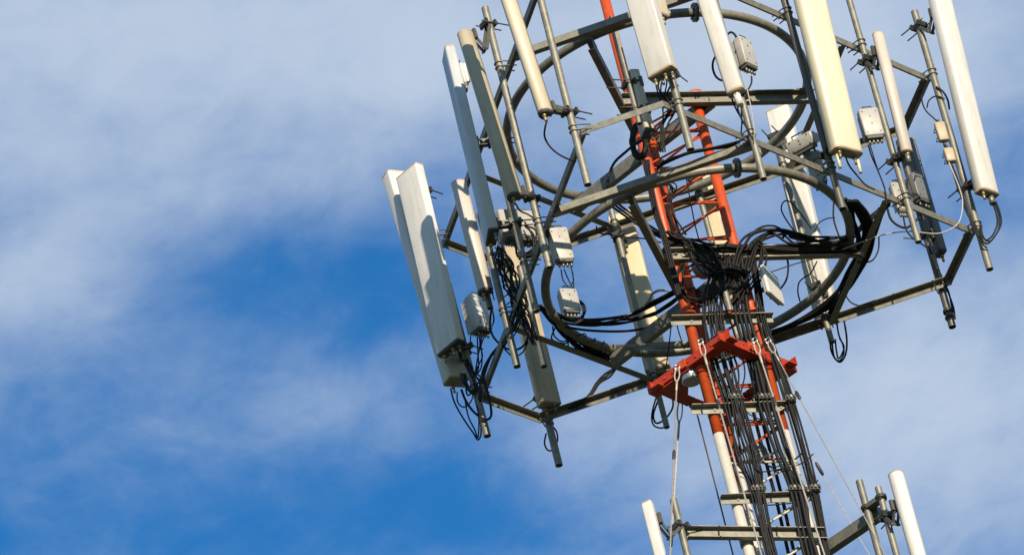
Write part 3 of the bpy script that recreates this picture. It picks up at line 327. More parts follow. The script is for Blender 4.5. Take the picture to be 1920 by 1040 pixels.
    ('corner_pole_run', 0.007, [(2.154, 0.42, 32.185), (2.14, 0.42, 32.03), (2.16, 0.42, 31.891), (2.148, 0.42, 31.711), (2.178, 0.42, 31.517), (2.193, 0.42, 31.408)]),
    ('dark_run', 0.007, [(1.8, 1.17, 31.944), (1.827, 1.17, 31.786), (1.842, 1.17, 31.623), (1.872, 1.17, 31.481), (1.864, 1.17, 31.326), (1.863, 1.17, 31.206)]),
    ('dark_run', 0.007, [(1.813, 1.17, 31.94), (1.827, 1.17, 31.786), (1.855, 1.17, 31.619), (1.871, 1.17, 31.482), (1.87, 1.17, 31.324), (1.863, 1.17, 31.206)]),
    ('dark_run', 0.007, [(1.816, 1.17, 31.939), (1.841, 1.17, 31.782), (1.847, 1.17, 31.621), (1.866, 1.17, 31.483), (1.876, 1.17, 31.322), (1.863, 1.17, 31.206)]),
    ('radio_loop', 0.009, [(0.584, -1.5, 32.135), (0.522, -1.5, 32.165), (0.493, -1.5, 32.227), (0.497, -1.5, 32.319), (0.538, -1.5, 32.39), (0.622, -1.5, 32.425)]),
    ('radio_loop', 0.009, [(0.665, -1.5, 32.558), (0.698, -1.5, 32.574), (0.725, -1.5, 32.539), (0.729, -1.5, 32.464), (0.698, -1.5, 32.38)]),
    ('radio_loop', 0.007, [(0.764, -1.5, 32.123), (0.751, -1.5, 32.065), (0.719, -1.5, 32.018), (0.681, -1.5, 31.999)]),
    ('slim_lead', 0.007, [(0.569, -1.66, 31.892), (0.577, -1.66, 31.776), (0.601, -1.66, 31.655), (0.621, -1.66, 31.556), (0.645, -1.66, 31.436)]),
    ('slim_lead', 0.006, [(0.666, -1.45, 32.039), (0.628, -1.45, 31.906), (0.599, -1.45, 31.76), (0.568, -1.45, 31.657)]),
    ('slim_lead', 0.006, [(0.592, -1.6, 31.917), (0.596, -1.6, 31.786), (0.603, -1.6, 31.645)]),
    ('near_lead', 0.006, [(0.056, -2.1, 31.914), (0.034, -2.1, 31.847), (0.035, -2.1, 31.725), (0.039, -2.1, 31.633), (0.009, -2.1, 31.476), (-0.045, -2.1, 31.237)]),
    ('near_lead', 0.006, [(0.079, -2.1, 31.907), (0.046, -2.1, 31.821), (0.065, -2.1, 31.73), (0.075, -2.1, 31.596), (-0.017, -2.1, 31.442), (-0.044, -2.1, 31.236)]),
    ('near_lead', 0.006, [(0.103, -2.1, 31.899), (0.068, -2.1, 31.828), (0.051, -2.1, 31.719), (0.086, -2.1, 31.584), (-0.016, -2.1, 31.454), (-0.046, -2.1, 31.237)]),
    ('near_lead', 0.006, [(0.127, -2.1, 31.891), (0.112, -2.1, 31.827), (0.076, -2.1, 31.722), (0.102, -2.1, 31.602), (-0.0, -2.1, 31.456), (-0.028, -2.1, 31.231)]),
    ('near_lead', 0.008, [(0.15, -2.1, 31.884), (0.141, -2.1, 31.816), (0.098, -2.1, 31.733), (0.13, -2.1, 31.594), (0.036, -2.1, 31.456), (-0.064, -2.1, 31.242)]),
    ('coil', 0.014, [(-0.146, -1.138, 32.039), (-0.171, -1.138, 31.944), (-0.216, -1.138, 31.89), (-0.242, -1.138, 31.942), (-0.259, -1.138, 31.982), (-0.243, -1.138, 32.071), (-0.213, -1.138, 32.168), (-0.189, -1.138, 32.205), (-0.159, -1.138, 32.176), (-0.131, -1.138, 32.136), (-0.144, -1.138, 32.039)]),
    ('coil', 0.014, [(-0.201, -1.181, 31.874), (-0.232, -1.181, 31.892), (-0.26, -1.181, 31.924), (-0.259, -1.181, 31.999), (-0.242, -1.181, 32.094), (-0.197, -1.181, 32.179), (-0.166, -1.181, 32.172), (-0.153, -1.181, 32.119), (-0.148, -1.181, 32.056), (-0.167, -1.181, 31.953), (-0.203, -1.181, 31.898)]),
    ('coil', 0.014, [(-0.25, -1.128, 31.914), (-0.255, -1.128, 31.99), (-0.241, -1.128, 32.095), (-0.209, -1.128, 32.182), (-0.182, -1.128, 32.204), (-0.156, -1.128, 32.183), (-0.139, -1.128, 32.131), (-0.143, -1.128, 32.024), (-0.184, -1.128, 31.938), (-0.222, -1.128, 31.901), (-0.248, -1.128, 31.929)]),
    ('coil', 0.014, [(-0.265, -1.163, 32.041), (-0.236, -1.163, 32.138), (-0.188, -1.163, 32.187), (-0.158, -1.163, 32.182), (-0.132, -1.163, 32.135), (-0.152, -1.163, 32.047), (-0.166, -1.163, 31.942), (-0.205, -1.163, 31.887), (-0.244, -1.163, 31.878), (-0.269, -1.163, 31.941), (-0.266, -1.163, 32.038)]),
    ('coil', 0.014, [(-0.216, -1.192, 32.156), (-0.167, -1.192, 32.19), (-0.148, -1.192, 32.144), (-0.13, -1.192, 32.056), (-0.143, -1.192, 31.966), (-0.192, -1.192, 31.893), (-0.221, -1.192, 31.891), (-0.25, -1.192, 31.915), (-0.261, -1.192, 31.971), (-0.243, -1.192, 32.065), (-0.213, -1.192, 32.139)]),
    ('coil', 0.014, [(-0.159, -1.112, 32.2), (-0.14, -1.112, 32.163), (-0.16, -1.112, 32.066), (-0.171, -1.112, 31.962), (-0.212, -1.112, 31.914), (-0.25, -1.112, 31.928), (-0.251, -1.112, 31.994), (-0.263, -1.112, 32.091), (-0.22, -1.112, 32.171), (-0.187, -1.112, 32.226), (-0.15, -1.112, 32.215)]),
    ('coil', 0.014, [(-0.131, -1.154, 32.07), (-0.172, -1.154, 31.985), (-0.196, -1.154, 31.926), (-0.233, -1.154, 31.899), (-0.268, -1.154, 31.925), (-0.254, -1.154, 32.024), (-0.232, -1.154, 32.116), (-0.206, -1.154, 32.161), (-0.163, -1.154, 32.206), (-0.134, -1.154, 32.156), (-0.131, -1.154, 32.066)]),
    ('coil', 0.014, [(-0.174, -1.141, 31.94), (-0.215, -1.141, 31.923), (-0.254, -1.141, 31.906), (-0.257, -1.141, 31.998), (-0.255, -1.141, 32.089), (-0.213, -1.141, 32.15), (-0.183, -1.141, 32.183), (-0.147, -1.141, 32.182), (-0.13, -1.141, 32.105), (-0.164, -1.141, 32.031), (-0.186, -1.141, 31.942)]),
    ('coil', 0.014, [(-0.235, -1.173, 31.908), (-0.266, -1.173, 31.947), (-0.25, -1.173, 32.023), (-0.225, -1.173, 32.111), (-0.19, -1.173, 32.182), (-0.155, -1.173, 32.204), (-0.139, -1.173, 32.125), (-0.144, -1.173, 32.042), (-0.178, -1.173, 31.958), (-0.201, -1.173, 31.875), (-0.237, -1.173, 31.889)]),
    ('coil', 0.014, [(-0.27, -1.181, 31.987), (-0.248, -1.181, 32.071), (-0.209, -1.181, 32.148), (-0.176, -1.181, 32.162), (-0.141, -1.181, 32.151), (-0.144, -1.181, 32.069), (-0.141, -1.181, 31.981), (-0.184, -1.181, 31.91), (-0.223, -1.181, 31.893), (-0.259, -1.181, 31.906), (-0.25, -1.181, 31.98)]),
    ('coil', 0.014, [(-0.219, -1.198, 32.106), (-0.186, -1.198, 32.179), (-0.158, -1.198, 32.134), (-0.147, -1.198, 32.101), (-0.157, -1.198, 32.01), (-0.179, -1.198, 31.911), (-0.213, -1.198, 31.884), (-0.24, -1.198, 31.874), (-0.256, -1.198, 31.918), (-0.267, -1.198, 32.029), (-0.222, -1.198, 32.106)]),
    ('coil', 0.014, [(-0.164, -1.177, 32.193), (-0.147, -1.177, 32.151), (-0.149, -1.177, 32.069), (-0.158, -1.177, 31.962), (-0.19, -1.177, 31.893), (-0.231, -1.177, 31.887), (-0.253, -1.177, 31.921), (-0.266, -1.177, 32.005), (-0.237, -1.177, 32.088), (-0.208, -1.177, 32.178), (-0.167, -1.177, 32.179)]),
    ('coil', 0.014, [(-0.147, -1.173, 32.109), (-0.143, -1.173, 32.003), (-0.187, -1.173, 31.921), (-0.221, -1.173, 31.884), (-0.246, -1.173, 31.922), (-0.254, -1.173, 31.957), (-0.261, -1.173, 32.062), (-0.213, -1.173, 32.143), (-0.176, -1.173, 32.191), (-0.151, -1.173, 32.188), (-0.139, -1.173, 32.095)]),
    ('coil', 0.014, [(-0.175, -1.178, 31.946), (-0.201, -1.178, 31.891), (-0.239, -1.178, 31.878), (-0.256, -1.178, 31.914), (-0.258, -1.178, 32.021), (-0.227, -1.178, 32.103), (-0.201, -1.178, 32.158), (-0.164, -1.178, 32.159), (-0.138, -1.178, 32.115), (-0.139, -1.178, 32.042), (-0.158, -1.178, 31.946)]),
    ('coil', 0.014, [(-0.223, -1.181, 31.885), (-0.25, -1.181, 31.897), (-0.264, -1.181, 31.971), (-0.249, -1.181, 32.073), (-0.214, -1.181, 32.151), (-0.171, -1.181, 32.203), (-0.157, -1.181, 32.134), (-0.149, -1.181, 32.073), (-0.146, -1.181, 31.983), (-0.183, -1.181, 31.893), (-0.222, -1.181, 31.884)]),
    ('coil', 0.014, [(-0.262, -1.193, 31.93), (-0.261, -1.193, 32.025), (-0.233, -1.193, 32.125), (-0.186, -1.193, 32.165), (-0.156, -1.193, 32.172), (-0.141, -1.193, 32.116), (-0.151, -1.193, 32.016), (-0.174, -1.193, 31.937), (-0.213, -1.193, 31.869), (-0.249, -1.193, 31.863), (-0.259, -1.193, 31.923)]),
    ('coil', 0.014, [(-0.236, -1.108, 32.143), (-0.201, -1.108, 32.223), (-0.164, -1.108, 32.251), (-0.146, -1.108, 32.214), (-0.142, -1.108, 32.114), (-0.168, -1.108, 32.017), (-0.198, -1.108, 31.949), (-0.231, -1.108, 31.93), (-0.262, -1.108, 31.958), (-0.25, -1.108, 32.043), (-0.248, -1.108, 32.145)]),
    ('coil', 0.014, [(-0.18, -1.199, 32.178), (-0.152, -1.199, 32.14), (-0.127, -1.199, 32.079), (-0.149, -1.199, 31.992), (-0.188, -1.199, 31.902), (-0.216, -1.199, 31.866), (-0.246, -1.199, 31.891), (-0.256, -1.199, 31.937), (-0.243, -1.199, 32.034), (-0.212, -1.199, 32.116), (-0.181, -1.199, 32.171)]),
    ('mast_left_run', 0.009, [(-0.205, -0.42, 32.364), (-0.22, -0.42, 32.211), (-0.237, -0.42, 31.851), (-0.223, -0.42, 31.638), (-0.221, -0.42, 31.328), (-0.22, -0.42, 31.019)]),
    ('mast_left_run', 0.009, [(-0.188, -0.42, 32.359), (-0.204, -0.42, 32.206), (-0.221, -0.42, 31.846), (-0.207, -0.42, 31.633), (-0.205, -0.42, 31.323), (-0.208, -0.42, 31.015)]),
    ('mast_left_run', 0.009, [(-0.172, -0.42, 32.354), (-0.188, -0.42, 32.201), (-0.205, -0.42, 31.84), (-0.191, -0.42, 31.628), (-0.189, -0.42, 31.318), (-0.196, -0.42, 31.011)]),
    ('mid_drop', 0.005, [(-0.465, 0.3, 30.742), (-0.468, 0.3, 30.846), (-0.392, 0.3, 31.079), (-0.333, 0.3, 31.267), (-0.32, 0.3, 31.367)]),
    ('mid_drop', 0.005, [(-0.278, 0.3, 31.023), (-0.287, 0.3, 31.201), (-0.282, 0.3, 31.303)]),
    ('stray', 0.005, [(0.046, -0.197, 30.853), (0.064, -0.189, 30.792), (0.141, -0.157, 30.684), (0.37, -0.06, 30.806), (0.452, -0.025, 30.929)]),
    ('stray', 0.005, [(0.018, -0.31, 29.501), (0.043, -0.299, 29.39), (0.188, -0.238, 29.397), (0.373, -0.16, 29.444), (0.48, -0.114, 29.529)]),
    ('stray', 0.005, [(0.03, -0.246, 29.568), (0.087, -0.222, 29.499), (0.184, -0.181, 29.461), (0.359, -0.107, 29.539), (0.424, -0.08, 29.609)]),
    ('stray', 0.005, [(0.059, -0.206, 30.035), (0.089, -0.194, 29.966), (0.189, -0.151, 29.921), (0.357, -0.081, 30.008), (0.436, -0.047, 30.102)]),
    ('stray', 0.005, [(0.062, -0.188, 29.602), (0.098, -0.173, 29.53), (0.192, -0.133, 29.451), (0.311, -0.082, 29.534), (0.427, -0.033, 29.633)]),
    ('stray', 0.005, [(0.063, -0.243, 30.597), (0.089, -0.232, 30.53), (0.177, -0.194, 30.441), (0.33, -0.13, 30.584), (0.419, -0.092, 30.633)]),
    ('stray', 0.005, [(-0.003, -0.238, 30.717), (0.035, -0.222, 30.653), (0.175, -0.163, 30.562), (0.315, -0.104, 30.616), (0.423, -0.058, 30.749)]),
    ('stray', 0.005, [(-0.017, -0.284, 29.242), (0.015, -0.271, 29.113), (0.127, -0.223, 29.104), (0.333, -0.136, 29.137), (0.463, -0.081, 29.311)]),
    ('stray', 0.005, [(0.017, -0.248, 30.004), (0.054, -0.232, 29.914), (0.178, -0.179, 29.902), (0.355, -0.104, 29.996), (0.429, -0.073, 30.049)]),
    ('stray_top', 0.0055, [(-0.061, -0.274, 32.421), (-0.109, -0.294, 32.228), (-0.011, -0.252, 32.163), (-0.12, -0.299, 31.923), (-0.078, -0.281, 31.685)]),
    ('stray_top', 0.0055, [(-0.092, -0.285, 32.381), (-0.111, -0.293, 32.222), (-0.048, -0.267, 32.131), (-0.096, -0.286, 31.969), (-0.083, -0.281, 31.687)]),
    ('stray_top', 0.0055, [(-0.096, -0.327, 32.362), (-0.133, -0.342, 32.249), (-0.034, -0.3, 32.095), (-0.102, -0.329, 31.924), (-0.033, -0.3, 31.658)]),
    ('stray_top', 0.0055, [(-0.083, -0.294, 32.406), (-0.076, -0.291, 32.258), (-0.061, -0.284, 32.149), (-0.127, -0.312, 31.918), (-0.09, -0.296, 31.679)]),
    ('stray_top', 0.0055, [(-0.078, -0.295, 32.421), (-0.106, -0.307, 32.212), (-0.058, -0.286, 32.134), (-0.09, -0.3, 31.925), (-0.074, -0.293, 31.676)]),
    ('stray_top', 0.0055, [(-0.073, -0.276, 32.431), (-0.09, -0.283, 32.233), (-0.047, -0.265, 32.153), (-0.095, -0.285, 31.931), (-0.04, -0.262, 31.686)]),
    ('ring_left', 0.007, [(-1.296, 0.117, 31.61), (-1.242, 0.356, 31.61), (-1.147, 0.555, 31.61), (-1.018, 0.851, 31.61), (-0.895, 0.989, 31.61), (-0.779, 1.037, 31.61)]),
    ('ring_left', 0.01, [(-1.277, 0.082, 31.61), (-1.219, 0.327, 31.61), (-1.131, 0.578, 31.61), (-1.04, 0.763, 31.61), (-0.919, 1.013, 31.61), (-0.773, 1.0, 31.61)]),
    ('ring_left', 0.01, [(-1.323, 0.1, 31.61), (-1.183, 0.279, 31.61), (-1.124, 0.569, 31.61), (-1.017, 0.8, 31.61), (-0.913, 0.964, 31.61), (-0.777, 1.027, 31.61)]),
    ('ring_left', 0.01, [(-1.286, 0.061, 31.61), (-1.225, 0.302, 31.61), (-1.091, 0.592, 31.61), (-1.027, 0.866, 31.61), (-0.938, 1.0, 31.61), (-0.777, 1.026, 31.61)]),
    ('ring_left', 0.007, [(-1.303, 0.052, 31.61), (-1.239, 0.333, 31.61), (-1.133, 0.569, 31.61), (-1.051, 0.741, 31.61), (-0.89, 0.98, 31.61), (-0.774, 1.011, 31.61)]),
    ('ring_left_top', 0.007, [(-1.207, 0.137, 31.58), (-1.102, 0.299, 31.58), (-0.932, 0.475, 31.58), (-0.727, 0.57, 31.58), (-0.488, 0.563, 31.58), (-0.304, 0.468, 31.58), (-0.155, 0.347, 31.58)]),
    ('ring_left_top', 0.01, [(-1.225, 0.16, 31.58), (-1.116, 0.305, 31.58), (-0.947, 0.433, 31.58), (-0.678, 0.568, 31.58), (-0.492, 0.549, 31.58), (-0.308, 0.498, 31.58), (-0.155, 0.347, 31.58)]),
    ('ring_left_top', 0.01, [(-1.211, 0.181, 31.58), (-1.145, 0.271, 31.58), (-0.943, 0.47, 31.58), (-0.73, 0.509, 31.58), (-0.509, 0.566, 31.58), (-0.303, 0.462, 31.58), (-0.155, 0.347, 31.58)]),
    ('ring_left_top', 0.01, [(-1.225, 0.163, 31.58), (-1.147, 0.341, 31.58), (-0.908, 0.503, 31.58), (-0.694, 0.508, 31.58), (-0.474, 0.569, 31.58), (-0.307, 0.489, 31.58), (-0.155, 0.347, 31.58)]),
    ('ring_hang', 0.0065, [(-1.229, 0.388, 31.58), (-1.276, 0.53, 31.58), (-1.193, 0.636, 31.58), (-1.134, 0.597, 31.58), (-1.068, 0.522, 31.58)]),
    ('ring_hang', 0.0065, [(-1.157, 0.479, 31.58), (-1.159, 0.617, 31.58), (-1.166, 0.756, 31.58), (-1.07, 0.708, 31.58), (-1.006, 0.6, 31.58)]),
    ('ring_hang', 0.0065, [(-1.084, 0.57, 31.58), (-1.103, 0.706, 31.58), (-1.037, 0.828, 31.58), (-0.978, 0.753, 31.58), (-0.944, 0.679, 31.58)]),
    ('ring_hang', 0.0065, [(-1.011, 0.662, 31.58), (-1.049, 0.787, 31.58), (-0.959, 0.843, 31.58), (-0.939, 0.886, 31.58), (-0.882, 0.757, 31.58)]),
    ('ring_hang', 0.0065, [(-0.938, 0.754, 31.58), (-0.998, 0.871, 31.58), (-0.934, 1.022, 31.58), (-0.843, 0.934, 31.58), (-0.819, 0.836, 31.58)]),
    ('ring_hang', 0.0065, [(-0.865, 0.846, 31.58), (-0.912, 0.968, 31.58), (-0.857, 1.094, 31.58), (-0.752, 0.986, 31.58), (-0.757, 0.915, 31.58)]),
    ('left_mess', 0.006, [(-1.477, 0.009, 32.136), (-1.453, 0.009, 32.072), (-1.449, 0.009, 31.812), (-1.43, 0.009, 31.709), (-1.54, 0.009, 31.452), (-1.615, 0.009, 31.378)]),
    ('left_mess', 0.006, [(-1.58, 0.293, 32.365), (-1.567, 0.293, 32.174), (-1.521, 0.293, 32.099), (-1.383, 0.293, 31.827), (-1.485, 0.293, 31.699), (-1.646, 0.293, 31.536)]),
    ('left_mess', 0.006, [(-1.571, -0.095, 32.106), (-1.42, -0.095, 31.95), (-1.53, -0.095, 31.813), (-1.387, -0.095, 31.59), (-1.458, -0.095, 31.441), (-1.647, -0.095, 31.256)]),
    ('left_mess', 0.008, [(-1.504, 0.216, 32.369), (-1.56, 0.216, 32.191), (-1.51, 0.216, 32.0), (-1.498, 0.216, 31.804), (-1.491, 0.216, 31.655), (-1.619, 0.216, 31.458)]),
    ('left_mess', 0.006, [(-1.51, 0.05, 32.196), (-1.439, 0.05, 32.084), (-1.536, 0.05, 31.845), (-1.377, 0.05, 31.738), (-1.469, 0.05, 31.498), (-1.595, 0.05, 31.322)]),
    ('left_mess', 0.006, [(-1.564, -0.05, 32.203), (-1.524, -0.05, 32.011), (-1.52, -0.05, 31.759), (-1.425, -0.05, 31.603), (-1.529, -0.05, 31.511), (-1.59, -0.05, 31.233)]),
    ('left_mess', 0.008, [(-1.495, -0.03, 32.207), (-1.452, -0.03, 31.912), (-1.456, -0.03, 31.891), (-1.502, -0.03, 31.617), (-1.449, -0.03, 31.504), (-1.635, -0.03, 31.261)]),
    ('left_mess', 0.006, [(-1.504, 0.288, 32.391), (-1.544, 0.288, 32.193), (-1.475, 0.288, 32.013), (-1.467, 0.288, 31.812), (-1.492, 0.288, 31.677), (-1.592, 0.288, 31.555)]),
    ('pair_loop', 0.007, [(-1.978, 0.85, 31.818), (-1.955, 0.85, 31.68), (-1.913, 0.85, 31.603), (-2.038, 0.85, 31.475), (-2.036, 0.85, 31.61), (-2.042, 0.85, 31.69)]),
    ('pair_loop', 0.005, [(-2.001, 0.85, 31.821), (-1.957, 0.85, 31.737), (-1.967, 0.85, 31.616), (-1.99, 0.85, 31.465), (-2.024, 0.85, 31.594), (-2.031, 0.85, 31.686)]),
    ('pair_loop', 0.005, [(-2.036, 0.85, 31.865), (-1.992, 0.85, 31.759), (-1.928, 0.85, 31.558), (-1.996, 0.85, 31.472), (-2.045, 0.85, 31.575), (-2.021, 0.85, 31.683)]),
    ('pair_loop', 0.005, [(-1.978, 0.85, 31.819), (-1.982, 0.85, 31.724), (-1.922, 0.85, 31.57), (-2.002, 0.85, 31.491), (-2.028, 0.85, 31.571), (-2.017, 0.85, 31.682)]),
    ('pair_loop', 0.007, [(-1.98, 0.85, 31.809), (-2.003, 0.85, 31.765), (-1.966, 0.85, 31.56), (-2.004, 0.85, 31.495), (-2.052, 0.85, 31.599), (-2.058, 0.85, 31.695)]),
    ('node', 0.006, [(0.012, -0.28, 31.599), (-0.037, -0.3, 31.455), (0.037, -0.269, 31.268), (0.242, -0.182, 31.326), (0.303, -0.156, 31.222), (0.254, -0.177, 31.01)]),
    ('node', 0.008, [(-0.068, -0.335, 31.518), (-0.0, -0.307, 31.395), (0.13, -0.252, 31.354), (0.198, -0.223, 31.316), (0.364, -0.153, 31.255), (0.196, -0.224, 31.034)]),
    ('node', 0.008, [(-0.01, -0.321, 31.553), (-0.037, -0.332, 31.401), (0.053, -0.294, 31.319), (0.25, -0.211, 31.278), (0.342, -0.172, 31.192), (0.223, -0.222, 30.957)]),
    ('node', 0.006, [(-0.043, -0.331, 31.543), (-0.028, -0.325, 31.418), (0.11, -0.266, 31.336), (0.221, -0.219, 31.279), (0.347, -0.166, 31.237), (0.187, -0.234, 30.994)]),
    ('node', 0.008, [(-0.08, -0.357, 31.575), (0.053, -0.3, 31.429), (0.108, -0.277, 31.245), (0.182, -0.246, 31.268), (0.301, -0.195, 31.19), (0.173, -0.25, 30.949)]),
    ('node', 0.006, [(-0.076, -0.373, 31.531), (0.014, -0.335, 31.43), (0.049, -0.32, 31.226), (0.186, -0.262, 31.348), (0.355, -0.191, 31.213), (0.178, -0.265, 30.955)]),
    ('node', 0.006, [(-0.017, -0.314, 31.512), (0.02, -0.298, 31.376), (0.111, -0.26, 31.269), (0.17, -0.234, 31.31), (0.294, -0.182, 31.169), (0.259, -0.197, 30.983)]),
    ('node', 0.008, [(-0.024, -0.349, 31.566), (0.03, -0.326, 31.353), (0.133, -0.282, 31.254), (0.226, -0.243, 31.287), (0.369, -0.183, 31.195), (0.183, -0.261, 31.047)]),
    ('node', 0.007, [(0.404, -0.147, 31.466), (0.528, -0.095, 31.595), (0.48, -0.115, 31.396), (0.405, -0.147, 31.211), (0.292, -0.195, 31.082)]),
    ('node', 0.007, [(0.409, -0.156, 31.459), (0.509, -0.114, 31.565), (0.51, -0.113, 31.412), (0.41, -0.156, 31.218), (0.307, -0.199, 31.075)]),
    ('node', 0.007, [(0.41, -0.137, 31.471), (0.467, -0.113, 31.558), (0.533, -0.086, 31.427), (0.424, -0.131, 31.166), (0.282, -0.192, 31.088)]),
    ('node', 0.007, [(0.383, -0.136, 31.48), (0.49, -0.091, 31.576), (0.53, -0.074, 31.412), (0.44, -0.112, 31.245), (0.329, -0.159, 31.094)]),
    ('node', 0.007, [(0.37, -0.138, 31.483), (0.512, -0.078, 31.575), (0.485, -0.09, 31.394), (0.405, -0.123, 31.205), (0.341, -0.151, 31.096)]),
    ('trunk_left', 0.006, [(0.162, -0.23, 31.332), (0.064, -0.272, 31.027), (0.04, -0.282, 30.772), (0.086, -0.262, 30.364), (0.027, -0.287, 30.073), (-0.023, -0.308, 29.715), (0.037, -0.283, 29.414), (0.004, -0.297, 29.227), (-0.02, -0.307, 28.899), (-0.025, -0.309, 28.605), (-0.013, -0.304, 28.048), (-0.053, -0.321, 25.066)]),
    ('trunk_left', 0.006, [(0.142, -0.238, 31.333), (0.111, -0.252, 31.025), (0.049, -0.278, 30.772), (0.09, -0.26, 30.363), (0.02, -0.29, 30.074), (-0.018, -0.306, 29.715), (0.021, -0.29, 29.414), (0.01, -0.294, 29.227), (-0.051, -0.32, 28.9), (-0.002, -0.299, 28.604), (-0.013, -0.304, 28.048), (-0.053, -0.321, 25.066)]),
    ('trunk_left', 0.006, [(0.147, -0.236, 31.333), (0.115, -0.25, 31.025), (0.127, -0.245, 30.769), (0.139, -0.24, 30.361), (0.049, -0.278, 30.072), (0.035, -0.284, 29.712), (0.065, -0.271, 29.412), (0.026, -0.288, 29.226), (-0.051, -0.32, 28.9), (-0.033, -0.312, 28.606), (-0.013, -0.304, 28.048), (-0.053, -0.321, 25.066)]),
    ('trunk_left', 0.006, [(0.113, -0.251, 31.334), (0.037, -0.283, 31.028), (0.023, -0.289, 30.773), (0.001, -0.298, 30.367), (0.024, -0.289, 30.074), (0.037, -0.283, 29.712), (0.022, -0.289, 29.414), (-0.002, -0.3, 29.227), (-0.042, -0.316, 28.9), (-0.007, -0.302, 28.604), (-0.013, -0.304, 28.048), (-0.053, -0.321, 25.066)]),
    ('trunk_left', 0.006, [(0.198, -0.215, 31.331), (0.048, -0.278, 31.028), (0.02, -0.29, 30.773), (0.036, -0.284, 30.366), (0.008, -0.295, 30.074), (0.007, -0.296, 29.714), (-0.009, -0.303, 29.416), (-0.005, -0.301, 29.228), (-0.05, -0.32, 28.9), (-0.025, -0.309, 28.605), (-0.013, -0.304, 28.048), (-0.053, -0.321, 25.066)]),
]


# ------------------------------------------------------------------ materials
MAT = {}
def mat(name, base, rough=0.5, metal=0.0, var=0.12, dirt=None, dirt_amt=0.0, streak=0.0, bump=0.0, nscale=9.0, spots=None, spot_amt=0.0):
    m = bpy.data.materials.new(name); m.use_nodes = True
    base = tuple(q*0.76 for q in base); dirt = tuple(q*0.72 for q in dirt) if dirt else None; spots = tuple(q*0.76 for q in spots) if spots else None
    nt = m.node_tree; b = nt.nodes['Principled BSDF']; L = nt.links.new
    b.inputs['Roughness'].default_value = rough; b.inputs['Metallic'].default_value = metal
    tcn = nt.nodes.new('ShaderNodeNewGeometry'); oi = nt.nodes.new('ShaderNodeObjectInfo')
    n = nt.nodes.new('ShaderNodeTexNoise'); n.inputs['Scale'].default_value = nscale; n.inputs['Detail'].default_value = 7; n.inputs['Roughness'].default_value = 0.62
    L(tcn.outputs['Position'], n.inputs['Vector'])
    mr_ = nt.nodes.new('ShaderNodeMapRange'); mr_.inputs['From Min'].default_value = 0.3; mr_.inputs['From Max'].default_value = 0.7
    mr_.inputs['To Min'].default_value = 1 - var; mr_.inputs['To Max'].default_value = 1 + var*0.6
    L(n.outputs[0], mr_.inputs['Value'])
    obv = nt.nodes.new('ShaderNodeMapRange'); obv.inputs['To Min'].default_value = 1 - var*0.7; obv.inputs['To Max'].default_value = 1 + var*0.4
    L(oi.outputs['Random'], obv.inputs['Value'])
    mu = nt.nodes.new('ShaderNodeMath'); mu.operation = 'MULTIPLY'; L(mr_.outputs[0], mu.inputs[0]); L(obv.outputs[0], mu.inputs[1])
    vm = nt.nodes.new('ShaderNodeVectorMath'); vm.operation = 'SCALE'; vm.inputs[0].default_value = base[:3]; L(mu.outputs[0], vm.inputs['Scale'])
    out = vm.outputs[0]
    def blend(fac, colr, prev):
        mx = nt.nodes.new('ShaderNodeMix'); mx.data_type = 'RGBA'; L(fac, mx.inputs[0]); L(prev, mx.inputs[6]); mx.inputs[7].default_value = (*colr, 1); return mx.outputs[2]
    if dirt and dirt_amt:
        mp = nt.nodes.new('ShaderNodeMapping'); mp.inputs['Scale'].default_value = (1, 1, 0.12 if streak else 1); L(tcn.outputs['Position'], mp.inputs[0])
        d = nt.nodes.new('ShaderNodeTexNoise'); d.inputs['Scale'].default_value = 26 if streak else 14; d.inputs['Detail'].default_value = 8; d.inputs['Roughness'].default_value = 0.65
        L(mp.outputs[0], d.inputs['Vector'])
        r2 = nt.nodes.new('ShaderNodeMapRange'); r2.inputs['From Min'].default_value = 0.48; r2.inputs['From Max'].default_value = 0.78; r2.inputs['To Max'].default_value = dirt_amt
        L(d.outputs[0], r2.inputs['Value']); out = blend(r2.outputs[0], dirt, out)
    if spots:
        d = nt.nodes.new('ShaderNodeTexNoise'); d.inputs['Scale'].default_value = 60; d.inputs['Detail'].default_value = 5; L(tcn.outputs['Position'], d.inputs['Vector'])
        r2 = nt.nodes.new('ShaderNodeMapRange'); r2.inputs['From Min'].default_value = 0.62; r2.inputs['From Max'].default_value = 0.70; r2.inputs['To Max'].default_value = spot_amt
        L(d.outputs[0], r2.inputs['Value']); out = blend(r2.outputs[0], spots, out)
    if name == 'cable_black': b.inputs['Specular IOR Level'].default_value = 0.22
    L(out, b.inputs['Base Color'])
    rr = nt.nodes.new('ShaderNodeMapRange'); rr.inputs['To Min'].default_value = max(rough - .1, .05); rr.inputs['To Max'].default_value = min(rough + .12, 1); L(n.outputs[0], rr.inputs['Value']); L(rr.outputs[0], b.inputs['Roughness'])
    if bump:
        bp = nt.nodes.new('ShaderNodeBump'); bp.inputs['Strength'].default_value = bump; bp.inputs['Distance'].default_value = 0.004; L(n.outputs[0], bp.inputs['Height']); L(bp.outputs[0], b.inputs['Normal'])
    MAT[name] = m; return m
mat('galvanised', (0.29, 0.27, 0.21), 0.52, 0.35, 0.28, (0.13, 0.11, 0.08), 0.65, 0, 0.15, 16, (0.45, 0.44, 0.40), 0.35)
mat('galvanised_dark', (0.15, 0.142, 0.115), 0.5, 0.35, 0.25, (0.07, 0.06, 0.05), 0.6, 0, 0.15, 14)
mat('dark_steel', (0.07, 0.068, 0.06), 0.5, 0.4, 0.3, (0.15, 0.12, 0.08), 0.4)
mat('bolt_steel', (0.30, 0.28, 0.23), 0.4, 0.5, 0.25, (0.10, 0.07, 0.04), 0.6)
